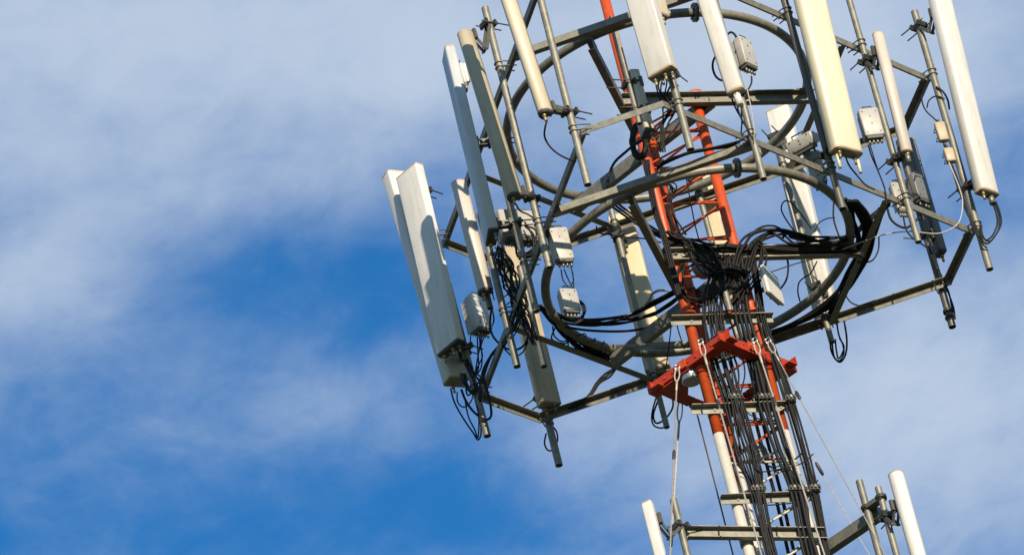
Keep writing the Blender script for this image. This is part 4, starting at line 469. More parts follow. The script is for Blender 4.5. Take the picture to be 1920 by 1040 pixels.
mat('red_paint', (0.62, 0.082, 0.008), 0.48, 0, 0.16, (0.30, 0.045, 0.02), 0.55, 0, 0.1, 10, (0.66, 0.16, 0.03), 0.25)
mat('collar_red', (0.54, 0.045, 0.008), 0.45, 0, 0.16, (0.22, 0.03, 0.015), 0.5, 0, 0.1, 12)
mat('white_paint', (0.70, 0.65, 0.56), 0.5, 0, 0.08, (0.42, 0.34, 0.24), 0.45, 1, 0.1, 8, (0.35, 0.22, 0.12), 0.35)
mat('radome_white', (0.77, 0.73, 0.66), 0.42, 0, 0.05, (0.50, 0.43, 0.34), 0.55, 1, 0.03, 5)
mat('radome_grey', (0.60, 0.61, 0.60), 0.40, 0, 0.06, (0.40, 0.38, 0.34), 0.55, 1, 0.03, 5)
mat('radome_yellow', (0.80, 0.72, 0.51), 0.42, 0, 0.05, (0.62, 0.50, 0.28), 0.35, 1, 0.03, 5)
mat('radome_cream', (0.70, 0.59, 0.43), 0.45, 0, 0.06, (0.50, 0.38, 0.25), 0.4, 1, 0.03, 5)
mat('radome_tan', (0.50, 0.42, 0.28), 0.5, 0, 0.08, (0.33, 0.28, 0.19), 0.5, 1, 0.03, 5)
mat('radome_pink', (0.63, 0.555, 0.475), 0.45, 0, 0.06, (0.40, 0.32, 0.27), 0.4, 1, 0.03, 5)
mat('radome_beige', (0.54, 0.43, 0.26), 0.5, 0, 0.10, (0.28, 0.21, 0.13), 0.7, 1, 0.05, 6)
mat('radome_straw', (0.76, 0.62, 0.39), 0.45, 0, 0.06, (0.55, 0.40, 0.22), 0.5, 1, 0.03, 5)
mat('radome_dark', (0.17, 0.17, 0.165), 0.5, 0, 0.10, (0.10, 0.09, 0.08), 0.5, 1, 0.03, 6)
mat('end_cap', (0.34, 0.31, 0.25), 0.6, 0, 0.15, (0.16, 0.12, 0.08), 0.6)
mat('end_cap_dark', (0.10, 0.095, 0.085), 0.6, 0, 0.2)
mat('cap_rim', (0.55, 0.40, 0.26), 0.55, 0, 0.12, (0.3, 0.18, 0.1), 0.5)
mat('radio_grey', (0.50, 0.47, 0.42), 0.48, 0.05, 0.10, (0.28, 0.23, 0.17), 0.5, 0, 0.05, 8)
mat('radio_white', (0.70, 0.68, 0.64), 0.45, 0, 0.08, (0.42, 0.33, 0.23), 0.45, 0, 0.05, 8)
mat('radio_dark', (0.20, 0.195, 0.18), 0.5, 0.1, 0.12, (0.12, 0.10, 0.08), 0.5)
mat('filter_tan', (0.55, 0.43, 0.28), 0.5, 0, 0.12, (0.30, 0.20, 0.12), 0.5)
mat('cable_black', (0.011, 0.010, 0.009), 0.6, 0, 0.3, (0.05, 0.04, 0.03), 0.35)
mat('cable_white', (0.55, 0.50, 0.42), 0.5, 0, 0.15)
mat('cable_grey', (0.42, 0.42, 0.42), 0.45, 0, 0.15)
mat('wire_rope', (0.60, 0.54, 0.44), 0.5, 0.2, 0.2, (0.18, 0.13, 0.09), 0.5, 0, 0, 60)
mat('wire_dark', (0.10, 0.075, 0.06), 0.55, 0.3, 0.3)
mat('brass', (0.50, 0.36, 0.16), 0.4, 0.5, 0.2)
mat('silver', (0.55, 0.55, 0.55), 0.3, 0.8, 0.15)
mat('concrete', (0.36, 0.34, 0.31), 0.85, 0, 0.15)
mat('soil', (0.075, 0.085, 0.04), 0.95, 0, 0.35, (0.12, 0.09, 0.055), 0.8, 0, 0, 0.5)

# ------------------------------------------------------------------ mesh helpers
class MB:
    def __init__(s): s.v = []; s.f = []; s.s = []
    def quadstrip(s, rings, closed=True, smooth=True, caps=True):
        b = len(s.v); n = len(rings[0])
        for r in rings: s.v += [tuple(p) for p in r]
        for i in range(len(rings) - 1):
            for j in range(n if closed else n - 1):
                k = (j + 1) % n
                s.f.append((b+i*n+j, b+i*n+k, b+(i+1)*n+k, b+(i+1)*n+j)); s.s.append(smooth)
        if caps:
            s.f.append(tuple(b + j for j in reversed(range(n)))); s.s.append(False)
            e = b + (len(rings)-1)*n; s.f.append(tuple(e + j for j in range(n))); s.s.append(False)
    def tube(s, pts, r, n=10, caps=True, radii=None):
        pts = [Vector(p) for p in pts]; t0 = (pts[1]-pts[0]).normalized()
        ref = Vector((0, 0, 1)) if abs(t0.z) < .9 else Vector((1, 0, 0)); x = t0.cross(ref).normalized()
        rings = []
        for i, p in enumerate(pts):
            t = (pts[min(i+1, len(pts)-1)] - pts[max(i-1, 0)]).normalized()
            x = (x - t*x.dot(t)).normalized(); y = t.cross(x); q = radii[i] if radii else r
            rings.append([p + (x*math.cos(2*math.pi*j/n) + y*math.sin(2*math.pi*j/n))*q for j in range(n)])
        s.quadstrip(rings, True, True, caps); return s
    def pipe_open(s, a, b, r, wall=0.004, n=20):      # straight pipe whose ends are open
        a, b = Vector(a), Vector(b); t = (b-a).normalized(); ref = Vector((0, 0, 1)) if abs(t.z) < .9 else Vector((1, 0, 0)); x = t.cross(ref).normalized(); y = t.cross(x)
        def ring(p, q): return [p + (x*math.cos(2*math.pi*j/n) + y*math.sin(2*math.pi*j/n))*q for j in range(n)]
        i = r - wall
        s.quadstrip([ring(a+t*.06, i), ring(a, i)], True, True, False); s.f.append(tuple(reversed(range(len(s.v)-2*n, len(s.v)-n)))); s.s.append(False)
        s.quadstrip([ring(a, i), ring(a, r)], True, False, False); s.quadstrip([ring(a, r), ring(b, r)], True, True, False); s.quadstrip([ring(b, r), ring(b, i)], True, False, False)
        s.quadstrip([ring(b, i), ring(b-t*.06, i)], True, True, False); s.f.append(tuple(range(len(s.v)-n, len(s.v)))); s.s.append(False)
        return s
    def prism(s, sec, a, b, side, up):     # closed 2D section (u along side, v along up) swept from a to b
        a, b, side, up = Vector(a), Vector(b), Vector(side), Vector(up)
        s.quadstrip([[p + side*u + up*v for u, v in sec] for p in (a, b)], True, False, True); return s
    def box(s, c, ax, half):
        c = Vector(c); X, Y, Z = [Vector(a)*h for a, h in zip(ax, half)]
        r = lambda z: [c - X - Y + z, c + X - Y + z, c + X + Y + z, c - X + Y + z]
        s.quadstrip([r(-Z), r(Z)], True, False, True); return s
    def build(s, name, m, parent=None):
        me = bpy.data.meshes.new(name); me.from_pydata([tuple(v) for v in s.v], [], s.f); me.materials.append(MAT[m])
        me.polygons.foreach_set('use_smooth', s.s)
        import bmesh
        bm = bmesh.new(); bm.from_mesh(me); bmesh.ops.recalc_face_normals(bm, faces=bm.faces); bm.to_mesh(me); bm.free(); me.update()
        o = bpy.data.objects.new(name, me); col.objects.link(o)
        if parent: o.parent = parent
        return o
def empty(name, loc=(0, 0, 0), yaw=0.0):
    o = bpy.data.objects.new(name, None); col.objects.link(o); o.location = loc; o.rotation_euler = (0, 0, yaw); o.empty_display_size = 0.05; return o
def tag(o, label, cat=None, group=None, kind=None):
    if label: o['label'] = label
    if cat: o['category'] = cat
    if group: o['group'] = group
    if kind: o['kind'] = kind
    return o
def spline(pts, sub=6):
    P = [Vector(p) for p in pts]
    if len(P) < 3: return P
    out = []
    for i in range(len(P)-1):
        p0 = P[i-1] if i else P[0]*2 - P[1]; p1, p2 = P[i], P[i+1]; p3 = P[i+2] if i+2 < len(P) else P[-1]*2 - P[-2]
        for k in range(sub):
            t = k/sub; t2, t3 = t*t, t*t*t
            out.append(.5*((2*p1) + (p2-p0)*t + (2*p0-5*p1+4*p2-p3)*t2 + (3*p1-p0-3*p2+p3)*t3))
    out.append(P[-1]); return out
def rrect(w, d, r, k=4):               # rounded rectangle, x across d, y across w
    out = []
    for cx, cy, a0 in ((d/2-r, w/2-r, 0), (-d/2+r, w/2-r, 90), (-d/2+r, -w/2+r, 180), (d/2-r, -w/2+r, 270)):
        for i in range(k+1):
            a = R(a0 + 90*i/k); out.append((cx + r*math.cos(a), cy + r*math.sin(a)))
    return out
def dprof(w, d, k=12):                 # flat back, bowed front
    out = [(-d/2, -w/2), (-d/2+d*.25, -w/2)]
    for i in range(k+1):
        a = R(-90 + 180*i/k); out.append((-d/2 + d*.30 + d*.70*math.cos(a), w/2*math.sin(a)))
    out += [(-d/2+d*.25, w/2), (-d/2, w/2)]
    res = []
    for p in out:
        if not res or (abs(p[0]-res[-1][0]) + abs(p[1]-res[-1][1])) > 1e-5: res.append(p)
    return res
def oprof(w, d, k=28): return [(d/2*math.cos(2*math.pi*i/k), w/2*math.sin(2*math.pi*i/k)) for i in range(k)]
def extrude(prof, z0, z1, bev=0.004, c=(0, 0), tilt=0.0):
    mb = MB(); cx, cy = c
    def ring(z, k): return [(cx + x*k, cy + y*k, z) for x, y in prof]
    ext = max(max(abs(x), abs(y)) for x, y in prof); k = 1 - bev/ext
    mb.quadstrip([ring(z0, k), ring(z0+bev, 1), ring(z1-bev, 1), ring(z1, k)], True, True, True)
    return mb

Z0 = 31.56                       # height of the lower frame above the ground
NRM = [Vector((math.cos(TH + k*2*math.pi/3), math.sin(TH + k*2*math.pi/3), 0)) for k in range(3)]
PH = TH - math.pi/2
LEG = {k: Vector((.31*math.cos(PH+a), .31*math.sin(PH+a), 0)) for k, a in (('R', 0), ('T', 2*math.pi/3), ('L', -2*math.pi/3))}
UP = Vector((0, 0, 1))

# ------------------------------------------------------------------ ground
g = MB(); g.v = [(-3000, -3000, 0), (3000, -3000, 0), (3000, 3000, 0), (-3000, 3000, 0)]; g.f = [(0, 1, 2, 3)]; g.s = [False]
tag(g.build('ground', 'soil'), None, kind='structure')

# ------------------------------------------------------------------ lattice mast
mast = tag(empty('lattice_mast', (0, 0, 0)), 'slender triangular lattice mast painted in red and white bands', 'mast')
extrude(rrect(1.6, 1.6, .05), 0.002, 0.5, .03).build('footing', 'concrete', mast)
RED_TOP = {'R': 33.10, 'T': 33.10, 'L': 34.6}
BAND = 29.83
bands = [(BAND, None, 'red_paint'), (BAND-4.2, BAND, 'white_paint'), (BAND-8.4, BAND-4.2, 'red_paint'), (BAND-12.6, BAND-8.4, 'white_paint'), (BAND-16.8, BAND-12.6, 'red_paint'), (BAND-21, BAND-16.8, 'white_paint'), (.5, BAND-21, 'red_paint')]
for k, p in LEG.items():
    for lo, hi, m in bands:
        MB().tube([p + UP*lo, p + UP*(RED_TOP[k] if hi is None else hi)], .042, 20).build('leg', m, mast)
    for zf in ([33.10, 30.96, 28.1] if k != 'L' else [30.96, 28.1]):
        MB().tube([p + UP*(zf-.012), p + UP*(zf+.014)], .075, 20).build('flange', 'red_paint' if zf > BAND else 'white_paint', mast)
pairs = (('L', 'R'), ('R', 'T'), ('T', 'L'))
BAY = .354; ztop = 32.04 + 3*BAY
low = {'red_paint': MB(), 'white_paint': MB()}
k = 0
z = ztop
while z > 1.0:
    for a, b in pairs:
        A, B = LEG[a], LEG[b]; m = 'red_paint'
        for lo, hi, mm in bands:
            if lo <= z - .05 and (hi is None or z - .05 < hi): m = mm
        ends = (A + UP*z, B + UP*z); dg = (B + UP*(z-.03), A + UP*(z-BAY+.03))
        if z > 28.0:
            MB().tube(ends, .0095, 8).build('rung', m, mast); MB().tube(dg, .0095, 8).build('brace', m, mast)
        else:
            low[m].tube(ends, .0095, 5, False); low[m].tube(dg, .0095, 5, False)
    z -= BAY
for m, mb in low.items(): tag(mb.build('lower_bracing', m, mast), None, kind='stuff')
# angle brackets across the near face that carry the feeder cables
FN = (LEG['L'] + LEG['R']).normalized(); FT = Vector((-FN.y, FN.x, 0))
def mp_(t, off, z): return FN*(.155+off) + FT*t + UP*z
ANGLE = lambda w, h, t: [(0, 0), (0, -h), (-t, -h), (-t, -t), (-w, -t), (-w, 0)]
def ang_bar(mb, a, b, out, w=.055, h=.055, t=.006, low_leg=False):
    sec = [(0, 0), (0, h), (-t, h), (-t, t), (-w, t), (-w, 0)] if low_leg else ANGLE(w, h, t)
    return mb.prism(sec, a, b, out, UP)
for zc_, t0, t1 in ((30.895, -.44, .40), (30.055, -.46, .39), (29.215, -.41, .39)):
    o = ang_bar(MB(), mp_(t0, .05, zc_), mp_(t1, .05, zc_), -FN, .058, .062, .006).build('cable_bracket', 'galvanised', mast)
    for tt in (-.27, .27):
        MB().tube([mp_(tt, .03, zc_-.03), mp_(tt, .064, zc_-.03)], .010, 6).build('bolt', 'bolt_steel', mast)

a = LEG['L'] + FN*.05 - FT*.03
MB().prism([(0, 0), (.05, 0), (.05, .006), (.006, .006), (.006, .05), (0, .05)], a + UP*(Z0+1.50), a + UP*(Z0+2.30), FT, FN).build('leg_stiffener', 'galvanised', mast)

# ------------------------------------------------------------------ antenna frames
def xing(n1, d1, n2, d2):
    det = n1.x*n2.y - n1.y*n2.x
    return Vector(((d1*n2.y - d2*n1.y)/det, (n1.x*d2 - n2.x*d1)/det, 0))
def make_frame(z, label):
    f = tag(empty('antenna_frame', (0, 0, z)), label, 'frame', 'two antenna frames bolted round the mast')
    for i in range(3):
        n = NRM[i]; j, k = (i+1) % 3, (i+2) % 3
        a = xing(n, D_EDGE, -NRM[j], E_EDGE); b = xing(n, D_EDGE, -NRM[k], E_EDGE)
        ang_bar(MB(), a + UP*.03, b + UP*.03, n, .060, .060).build('edge_bar', 'galvanised', f)
        n2 = -NRM[i]
        a = xing(n2, E_EDGE, NRM[j], D_EDGE); b = xing(n2, E_EDGE, NRM[k], D_EDGE); u = (b-a).normalized()*.004
        ang_bar(MB(), a + u + UP*.036, b - u + UP*.036, n2, .055, .055, .006, False).build('corner_bar', 'galvanised', f)
        a = xing(n2, C_EDGE, NRM[j], D_EDGE-.01); b = xing(n2, C_EDGE, NRM[k], D_EDGE-.01)
        ang_bar(MB(), a - UP*.034, b - UP*.034, n2, .055, .060, .006, True).build('chord_bar', 'galvanised', f)
        for q in (a, b):
            MB().tube([q + n2*.012 + UP*.0, q - n2*.03], .011, 6).build('bolt', 'bolt_steel', f)
    # round inner ring in three lengths with bolted flanges
    fa = R(-67.2)
    for s_ in range(3):
        a0 = fa + s_*2*math.pi/3
        pts = [(RING*math.cos(a0 + 2*math.pi/3*t/40), RING*math.sin(a0 + 2*math.pi/3*t/40), .022) for t in range(41)]
        MB().tube(pts, .036, 14).build('ring_pipe', 'galvanised', f)
        if s_: continue
        c = Vector((RING*math.cos(a0), RING*math.sin(a0), .022)); t = Vector((-math.sin(a0), math.cos(a0), 0))
        for q in (-1, 1):
            MB().tube([c + t*q*.003, c + t*q*.013], .078, 18).build('flange', 'galvanised', f)
        fb = MB()
        for q in range(6):
            e = c + (Vector((math.cos(a0), math.sin(a0), 0))*math.cos(q*math.pi/3+.3) + UP*math.sin(q*math.pi/3+.3))*.060
            fb.tube([e - t*.025, e + t*.025], .008, 6)
        fb.build('flange_bolts', 'bolt_steel', f)
    # channels set in a pinwheel along the mast faces out to the ring
    CH = lambda h, b, t: [(0, h/2), (b, h/2), (b, h/2-t), (t, h/2-t), (t, -h/2+t), (b, -h/2+t), (b, -h/2), (0, -h/2)]
    for a, b in pairs:
        A, B = LEG[a], LEG[b]; u = (B-A).normalized(); n = Vector((u.y, -u.x, 0))
        if n.dot(A) < 0: n = -n
        off = n*(.155 + .048 - n.dot(A)); L0, L1 = -.10, 1.52
        MB().prism(CH(.112, .056, .007), A + off + u*L0 - UP*.072, A + off + u*L1 - UP*.072, n, UP).build('cross_channel', 'galvanised', f)
        for q in (A, B):
            ub = MB()
            pts = [q + off*1.0 + n*.0 + u*.055 - UP*.05, q - n*.05 + u*.055 - UP*.05, q - n*.05 - u*.055 - UP*.05, q + off + n*.012 - u*.055 - UP*.05]
            pts[0] = q + off + n*.012 + u*.055 - UP*.05
            ub.tube(pts, .007, 6); ub.build('u_bolt', 'bolt_steel', f)
        E_ = A + off + u*1.42
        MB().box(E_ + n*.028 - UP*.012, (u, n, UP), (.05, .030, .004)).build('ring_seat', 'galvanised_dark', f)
    return f
upper = make_frame(Z0 + H, 'upper three-sided galvanised steel frame with round inner ring')
lower = make_frame(Z0, 'lower three-sided galvanised steel frame with ring wrapped in black cables')
MB().tube([STAY[0], STAY[1]], .030, 14).build('stay_pipe', 'galvanised', lower).matrix_parent_inverse = Matrix.Translation((0, 0, -Z0))

# ------------------------------------------------------------------ booms low on the mast
bl = tag(empty('side_boom', BOOM_L[0]), 'horizontal channel boom at the bottom edge, holding the small antenna left of the mast', 'boom')
a, b = Vector(BOOM_L[0]), Vector(BOOM_L[1])
def loc(o, root): o.matrix_parent_inverse = Matrix.Translation(-Vector(root.location)); return o
CHN = [(0, .05), (.05, .05), (.05, .044), (.006, .044), (.006, -.044), (.05, -.044), (.05, -.05), (0, -.05)]
loc(MB().prism(CHN, a, b, FN, UP).build('channel', 'galvanised', bl), bl)
pB = Vector(POLES['B16'][:2] + (a.z,))
loc(MB().box((a + pB)/2 - FN*.01, ((pB-a).normalized() if (pB-a).length > .01 else FT, FN, UP), (.06, .02, .045)).build('end_plate', 'galvanised_dark', bl), bl)
loc(MB().tube([LEG['L'] + UP*(a.z-.09), LEG['L'] + UP*(a.z-.03)], .052, 16).build('leg_clamp', 'galvanised', bl), bl)
br = tag(empty('side_boom', BOOM_R[0]), 'square tube boom slanting out to the two poles at bottom right', 'boom')
a, b = Vector(BOOM_R[0]), Vector(BOOM_R[1]); u = (b-a).normalized(); sdv = Vector((u.y, -u.x, 0))
loc(MB().prism([(-.038, -.045), (.038, -.045), (.038, .045), (-.038, .045)], a, b, sdv, UP).build('square_tube', 'galvanised', br), br)
cp_ = (Vector(POLES['B17a'][:2] + (b.z+.06,)) + Vector(POLES['B17b'][:2] + (b.z+.06,)))/2
loc(MB().box(cp_ - Vector((0, .0, .02)), (u, sdv, UP), (.10, .035, .018)).build('clamp_plate', 'bolt_steel', br), br)
for q in ('B17a', 'B17b'):
    px, py = POLES[q][:2]
    loc(MB().tube([(px, py, b.z+.03), (px, py, b.z+.06)], .045, 16).build('clamp_ring', 'dark_steel', br), br)

# ------------------------------------------------------------------ guy-wire collar
cc = sum((Vector(q) for q in COLLAR), Vector())/4
coll = tag(empty('guy_wire_collar', cc), 'red painted square collar of drilled steel angles round the mast', 'collar')
for i in range(4):
    a, b = Vector(COLLAR[i]), Vector(COLLAR[(i+1) % 4]); u = (b-a).normalized(); n = Vector((u.y, -u.x, 0))
    if n.dot((a+b)/2 - cc) < 0: n = -n
    mbx = ang_bar(MB(), a - u*.055 + UP*(i % 2)*.011, b + u*.055 + UP*(i % 2)*.011, n, .10, .078, .008, True)
    o = loc(mbx.build('collar_angle', 'collar_red', coll), coll)
    Lb = (b-a).length
    for t in range(9):
        q = a + u*(.05 + (Lb-.1)*t/8) + UP*.05
        if t in (3, 6): continue
        loc(MB().tube([q - n*.004, q + n*.010], .0085, 6).build('bolt', 'red_paint' if t % 2 else 'collar_red', coll), coll)
    q = a + u*(Lb*(.42 if i == 0 else .40)) + UP*.055
    loc(MB().box(q + n*.008, (u, n, UP), (.055, .006, .036)).build('splice_plate', 'red_paint', coll), coll)
for i, (ci, legk) in enumerate(((3, 'L'), (1, 'R'), (2, 'T'))):
    c0 = Vector(COLLAR[ci]); p1 = Vector(COLLAR[(ci+1) % 4]); p0 = Vector(COLLAR[ci-1])
    t1 = c0 + (p1-c0)*.49; t0 = c0 + (p0-c0)*.49
    inn = (cc-c0).normalized()*.02
    gp = MB(); gp.quadstrip([[c0 + inn - UP*.012, t1 - UP*.012, t0 - UP*.012], [c0 + inn - UP*.003, t1 - UP*.003, t0 - UP*.003]], True, False, True)
    loc(gp.build('gusset_plate', 'collar_red', coll), coll)
for k_, p in LEG.items():
    loc(MB().tube([p + UP*(cc.z-.05), p + UP*(cc.z+.08)], .054, 18).build('leg_clamp', 'collar_red', coll), coll)

# ------------------------------------------------------------------ guy wires
GL = ['pale guy wire hanging from the left end of the red collar', 'pale guy wire running down in front of the left mast leg', 'pale guy wire running down over the mast cable bundles',
      'pale guy wire slanting right from the red collar', 'rusty guy wire with shackle behind the left end of the red collar', 'dark thin wire hanging from the cable bracket under the collar', 'thin reddish guy wire right of the mast, lowest of the right-hand wires']
for i, (a, b) in enumerate(GUY):
    a, b = Vector(a), Vector(b); u = (b-a).normalized()
    gw = tag(empty('guy_wire', b), GL[i], 'guy wire')
    m = 'wire_dark' if i == 5 else 'wire_rope'; r_ = (.0065, .0075, .0075, .0045, .007, .007, .004)[i]
    loc(MB().tube([a + u*(0 if i == 5 else .16), b], r_, 6).build('rope', m, gw), gw)
    if i != 5:
        s1 = u.cross(Vector((.2, 1, .1))).normalized(); lp = []
        for t in range(17):
            q = t/16*2*math.pi; lp.append(a + u*(.085 - .085*math.cos(q)) + s1*.020*math.sin(q))
        loc(MB().tube(lp, .006, 6).build('thimble_loop', 'wire_rope', gw), gw)
        sh = [a + s1*.018 - u*.02, a + s1*.022 - u*.045, a - s1*.022 - u*.045, a - s1*.018 - u*.02]
        loc(MB().tube([a + s1*.018 + u*.02] + sh + [a - s1*.018 + u*.02], .007, 6).build('shackle', 'silver', gw), gw)
        c0 = a + u*(1.05 if i in (0, 4) else .75)
        loc(MB().tube([c0, c0 + u*.02, c0 + u*.10, c0 + u*.12], 1, 8, True, [.007, .014, .014, .007]).build('wire_grip', 'dark_steel', gw), gw)
        loc(MB().tube([a + u*.16, a + u*.30], r_*1.35, 8).build('wire_splice', 'wire_rope', gw), gw)

# ------------------------------------------------------------------ poles
PL = {'P18': 'short steel pole above the cable coil near the mast top', 'V1': 'long steel pole beside the cream rounded antenna, at the near left frame corner', 'L2': 'steel pole holding the tan rounded antenna, with protruding clamp bolts at its top',
      'L3': 'steel pole just right of the pale grey box antenna', 'L4': 'steel pole on the left frame edge, ending below the short pinkish antenna',
      'L5': 'short steel pole behind the short pinkish grey antenna', 'V6': 'steel pole behind the far left white antenna pair', 'V5': 'steel pole at the lowest left corner of the frame, its end hanging lowest',
      'V5b': 'short steel pole in front of the dirty beige antenna', 'F7': 'steel pole in front of the cream yellow antenna left of the mast', 'F8': 'steel pole in front of the antenna seen through the mast',
      'F9': 'steel pole in front of the long white antenna behind the cables', 'V4': 'steel pole at the right rear frame corner with a collar near its lower end', 'R11': 'steel pole of the short pinkish beige antenna on the right',
      'V3': 'steel pole of the long white antenna at far right', 'R13': 'dark steel pole on the left side of the wide yellow antenna', 'R14': 'steel pole under the slim off-white antenna',
      'R15': 'steel pole under the wide white antenna at top centre', 'B16': 'steel pole of the small white antenna at bottom left of the mast', 'B17a': 'left one of the two steel poles at bottom right', 'B17b': 'right one of the two steel poles at bottom right'}
for k, (x, y, zb, zt, r_) in POLES.items():
    o = tag(empty('mounting_pole', (x, y, zb)), PL[k], 'pole', 'galvanised antenna poles')
    if k == 'V6': o.rotation_euler = (0, R(-1.0), 0)
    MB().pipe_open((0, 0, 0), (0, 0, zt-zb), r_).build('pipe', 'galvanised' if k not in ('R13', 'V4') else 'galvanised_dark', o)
    for zz in (Z0, Z0+H):
        if not zb+.05 < zz < zt-.03 or k[0] == 'B': continue
        best = max([(n.dot(Vector((x, y, 0)))-D_EDGE, n) for n in NRM] + [(-n.dot(Vector((x, y, 0)))-E_EDGE, -n) for n in NRM], key=lambda q: q[0]); n = best[1]; u = Vector((-n.y, n.x, 0)); sg = 1 if best[0] > 0 else -1
        for dz in (-.022, .022):
            pts = [Vector((0, 0, zz-zb+dz)) + n*(math.cos(q)*(r_+.006))*sg + u*math.sin(q)*(r_+.006) for q in [R(-90+18*t) for t in range(11)]]
            pts = [pts[0] - n*.13*sg] + pts + [pts[-1] - n*.13*sg]
            MB().tube(pts, .0055, 6).build('u_bolt', 'bolt_steel', o)
MB().tube([(0, 0, .14), (0, 0, .165)], .042, 18).build('collar_ring', 'dark_steel', [o for o in bpy.data.objects if o.get('label') == PL['V4']][0])
MB().tube([(0, 0, .085), (0, 0, .10)], .040, 18).build('collar_ring', 'dark_steel', [o for o in bpy.data.objects if o.get('label') == PL['V4']][0])

# ------------------------------------------------------------------ panel antennas
# key: label, radome material, profile, cap material, connectors, where its brackets sit (fraction of length)
AM = {'A1': ('long white panel antenna at the far right edge of the frame', 'radome_white', 'box', 'end_cap', 2, (.07, .72)),
      'A2': ('wide pale yellow panel antenna on the near right side', 'radome_yellow', 'box', 'end_cap', 2, (.06, .9)),
      'A3': ('wide white panel antenna at top centre with connectors under its end', 'radome_white', 'box', 'end_cap', 4, (.05, .9)),
      'A4': ('slim off-white panel antenna with a grey radio unit behind it', 'radome_white', 'box', 'end_cap', 1, (.04, .9)),
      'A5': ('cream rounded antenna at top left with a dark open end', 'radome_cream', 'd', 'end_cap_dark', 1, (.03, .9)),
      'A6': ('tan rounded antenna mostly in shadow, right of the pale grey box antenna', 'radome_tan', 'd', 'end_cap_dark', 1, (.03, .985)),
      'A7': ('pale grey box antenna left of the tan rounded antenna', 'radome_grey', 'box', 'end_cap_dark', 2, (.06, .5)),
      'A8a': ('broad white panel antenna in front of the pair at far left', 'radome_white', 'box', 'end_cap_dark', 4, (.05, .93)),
      'A8b': ('white panel antenna half hidden behind the broad one at far left', 'radome_white', 'box', 'end_cap', 2, (.08,)),
      'A9': ('short pinkish grey rounded antenna right of the far left pair', 'radome_pink', 'd', 'end_cap_dark', 1, (.1, .85)),
      'A10': ('dirty beige antenna seen from behind at the lowest left frame corner', 'radome_beige', 'box', 'end_cap', 2, (.12, .8)),
      'A11': ('cream yellow antenna seen from behind, left of the red mast', 'radome_straw', 'box', 'end_cap', 2, (.1, .8)),
      'A12': ('cream yellow antenna seen from behind through the red mast', 'radome_straw', 'box', 'end_cap', 2, (.1, .88)),
      'A13': ('long white antenna seen from behind, right of the mast behind the cables', 'radome_white', 'box', 'end_cap', 2, (.1, .82)),
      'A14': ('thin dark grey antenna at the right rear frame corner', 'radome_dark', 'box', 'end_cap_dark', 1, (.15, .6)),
      'A15': ('short pinkish beige rounded antenna left of the long white one', 'radome_pink', 'oval', 'end_cap', 1, (.03, .88)),
      'A16': ('small white antenna at the bottom edge left of the mast', 'radome_white', 'box', 'end_cap', 1, (.9,)),
      'A17': ('small white rounded antenna at bottom right', 'radome_white', 'oval', 'end_cap', 1, (.86,)),
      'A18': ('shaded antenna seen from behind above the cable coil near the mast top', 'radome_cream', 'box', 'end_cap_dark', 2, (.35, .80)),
      'A19': ('cream antenna edge showing behind the wide white one at top centre', 'radome_cream', 'box', 'end_cap', 1, ())}
def cyl(mb, a, b, r, n=12): return mb.tube([a, b], r, n)
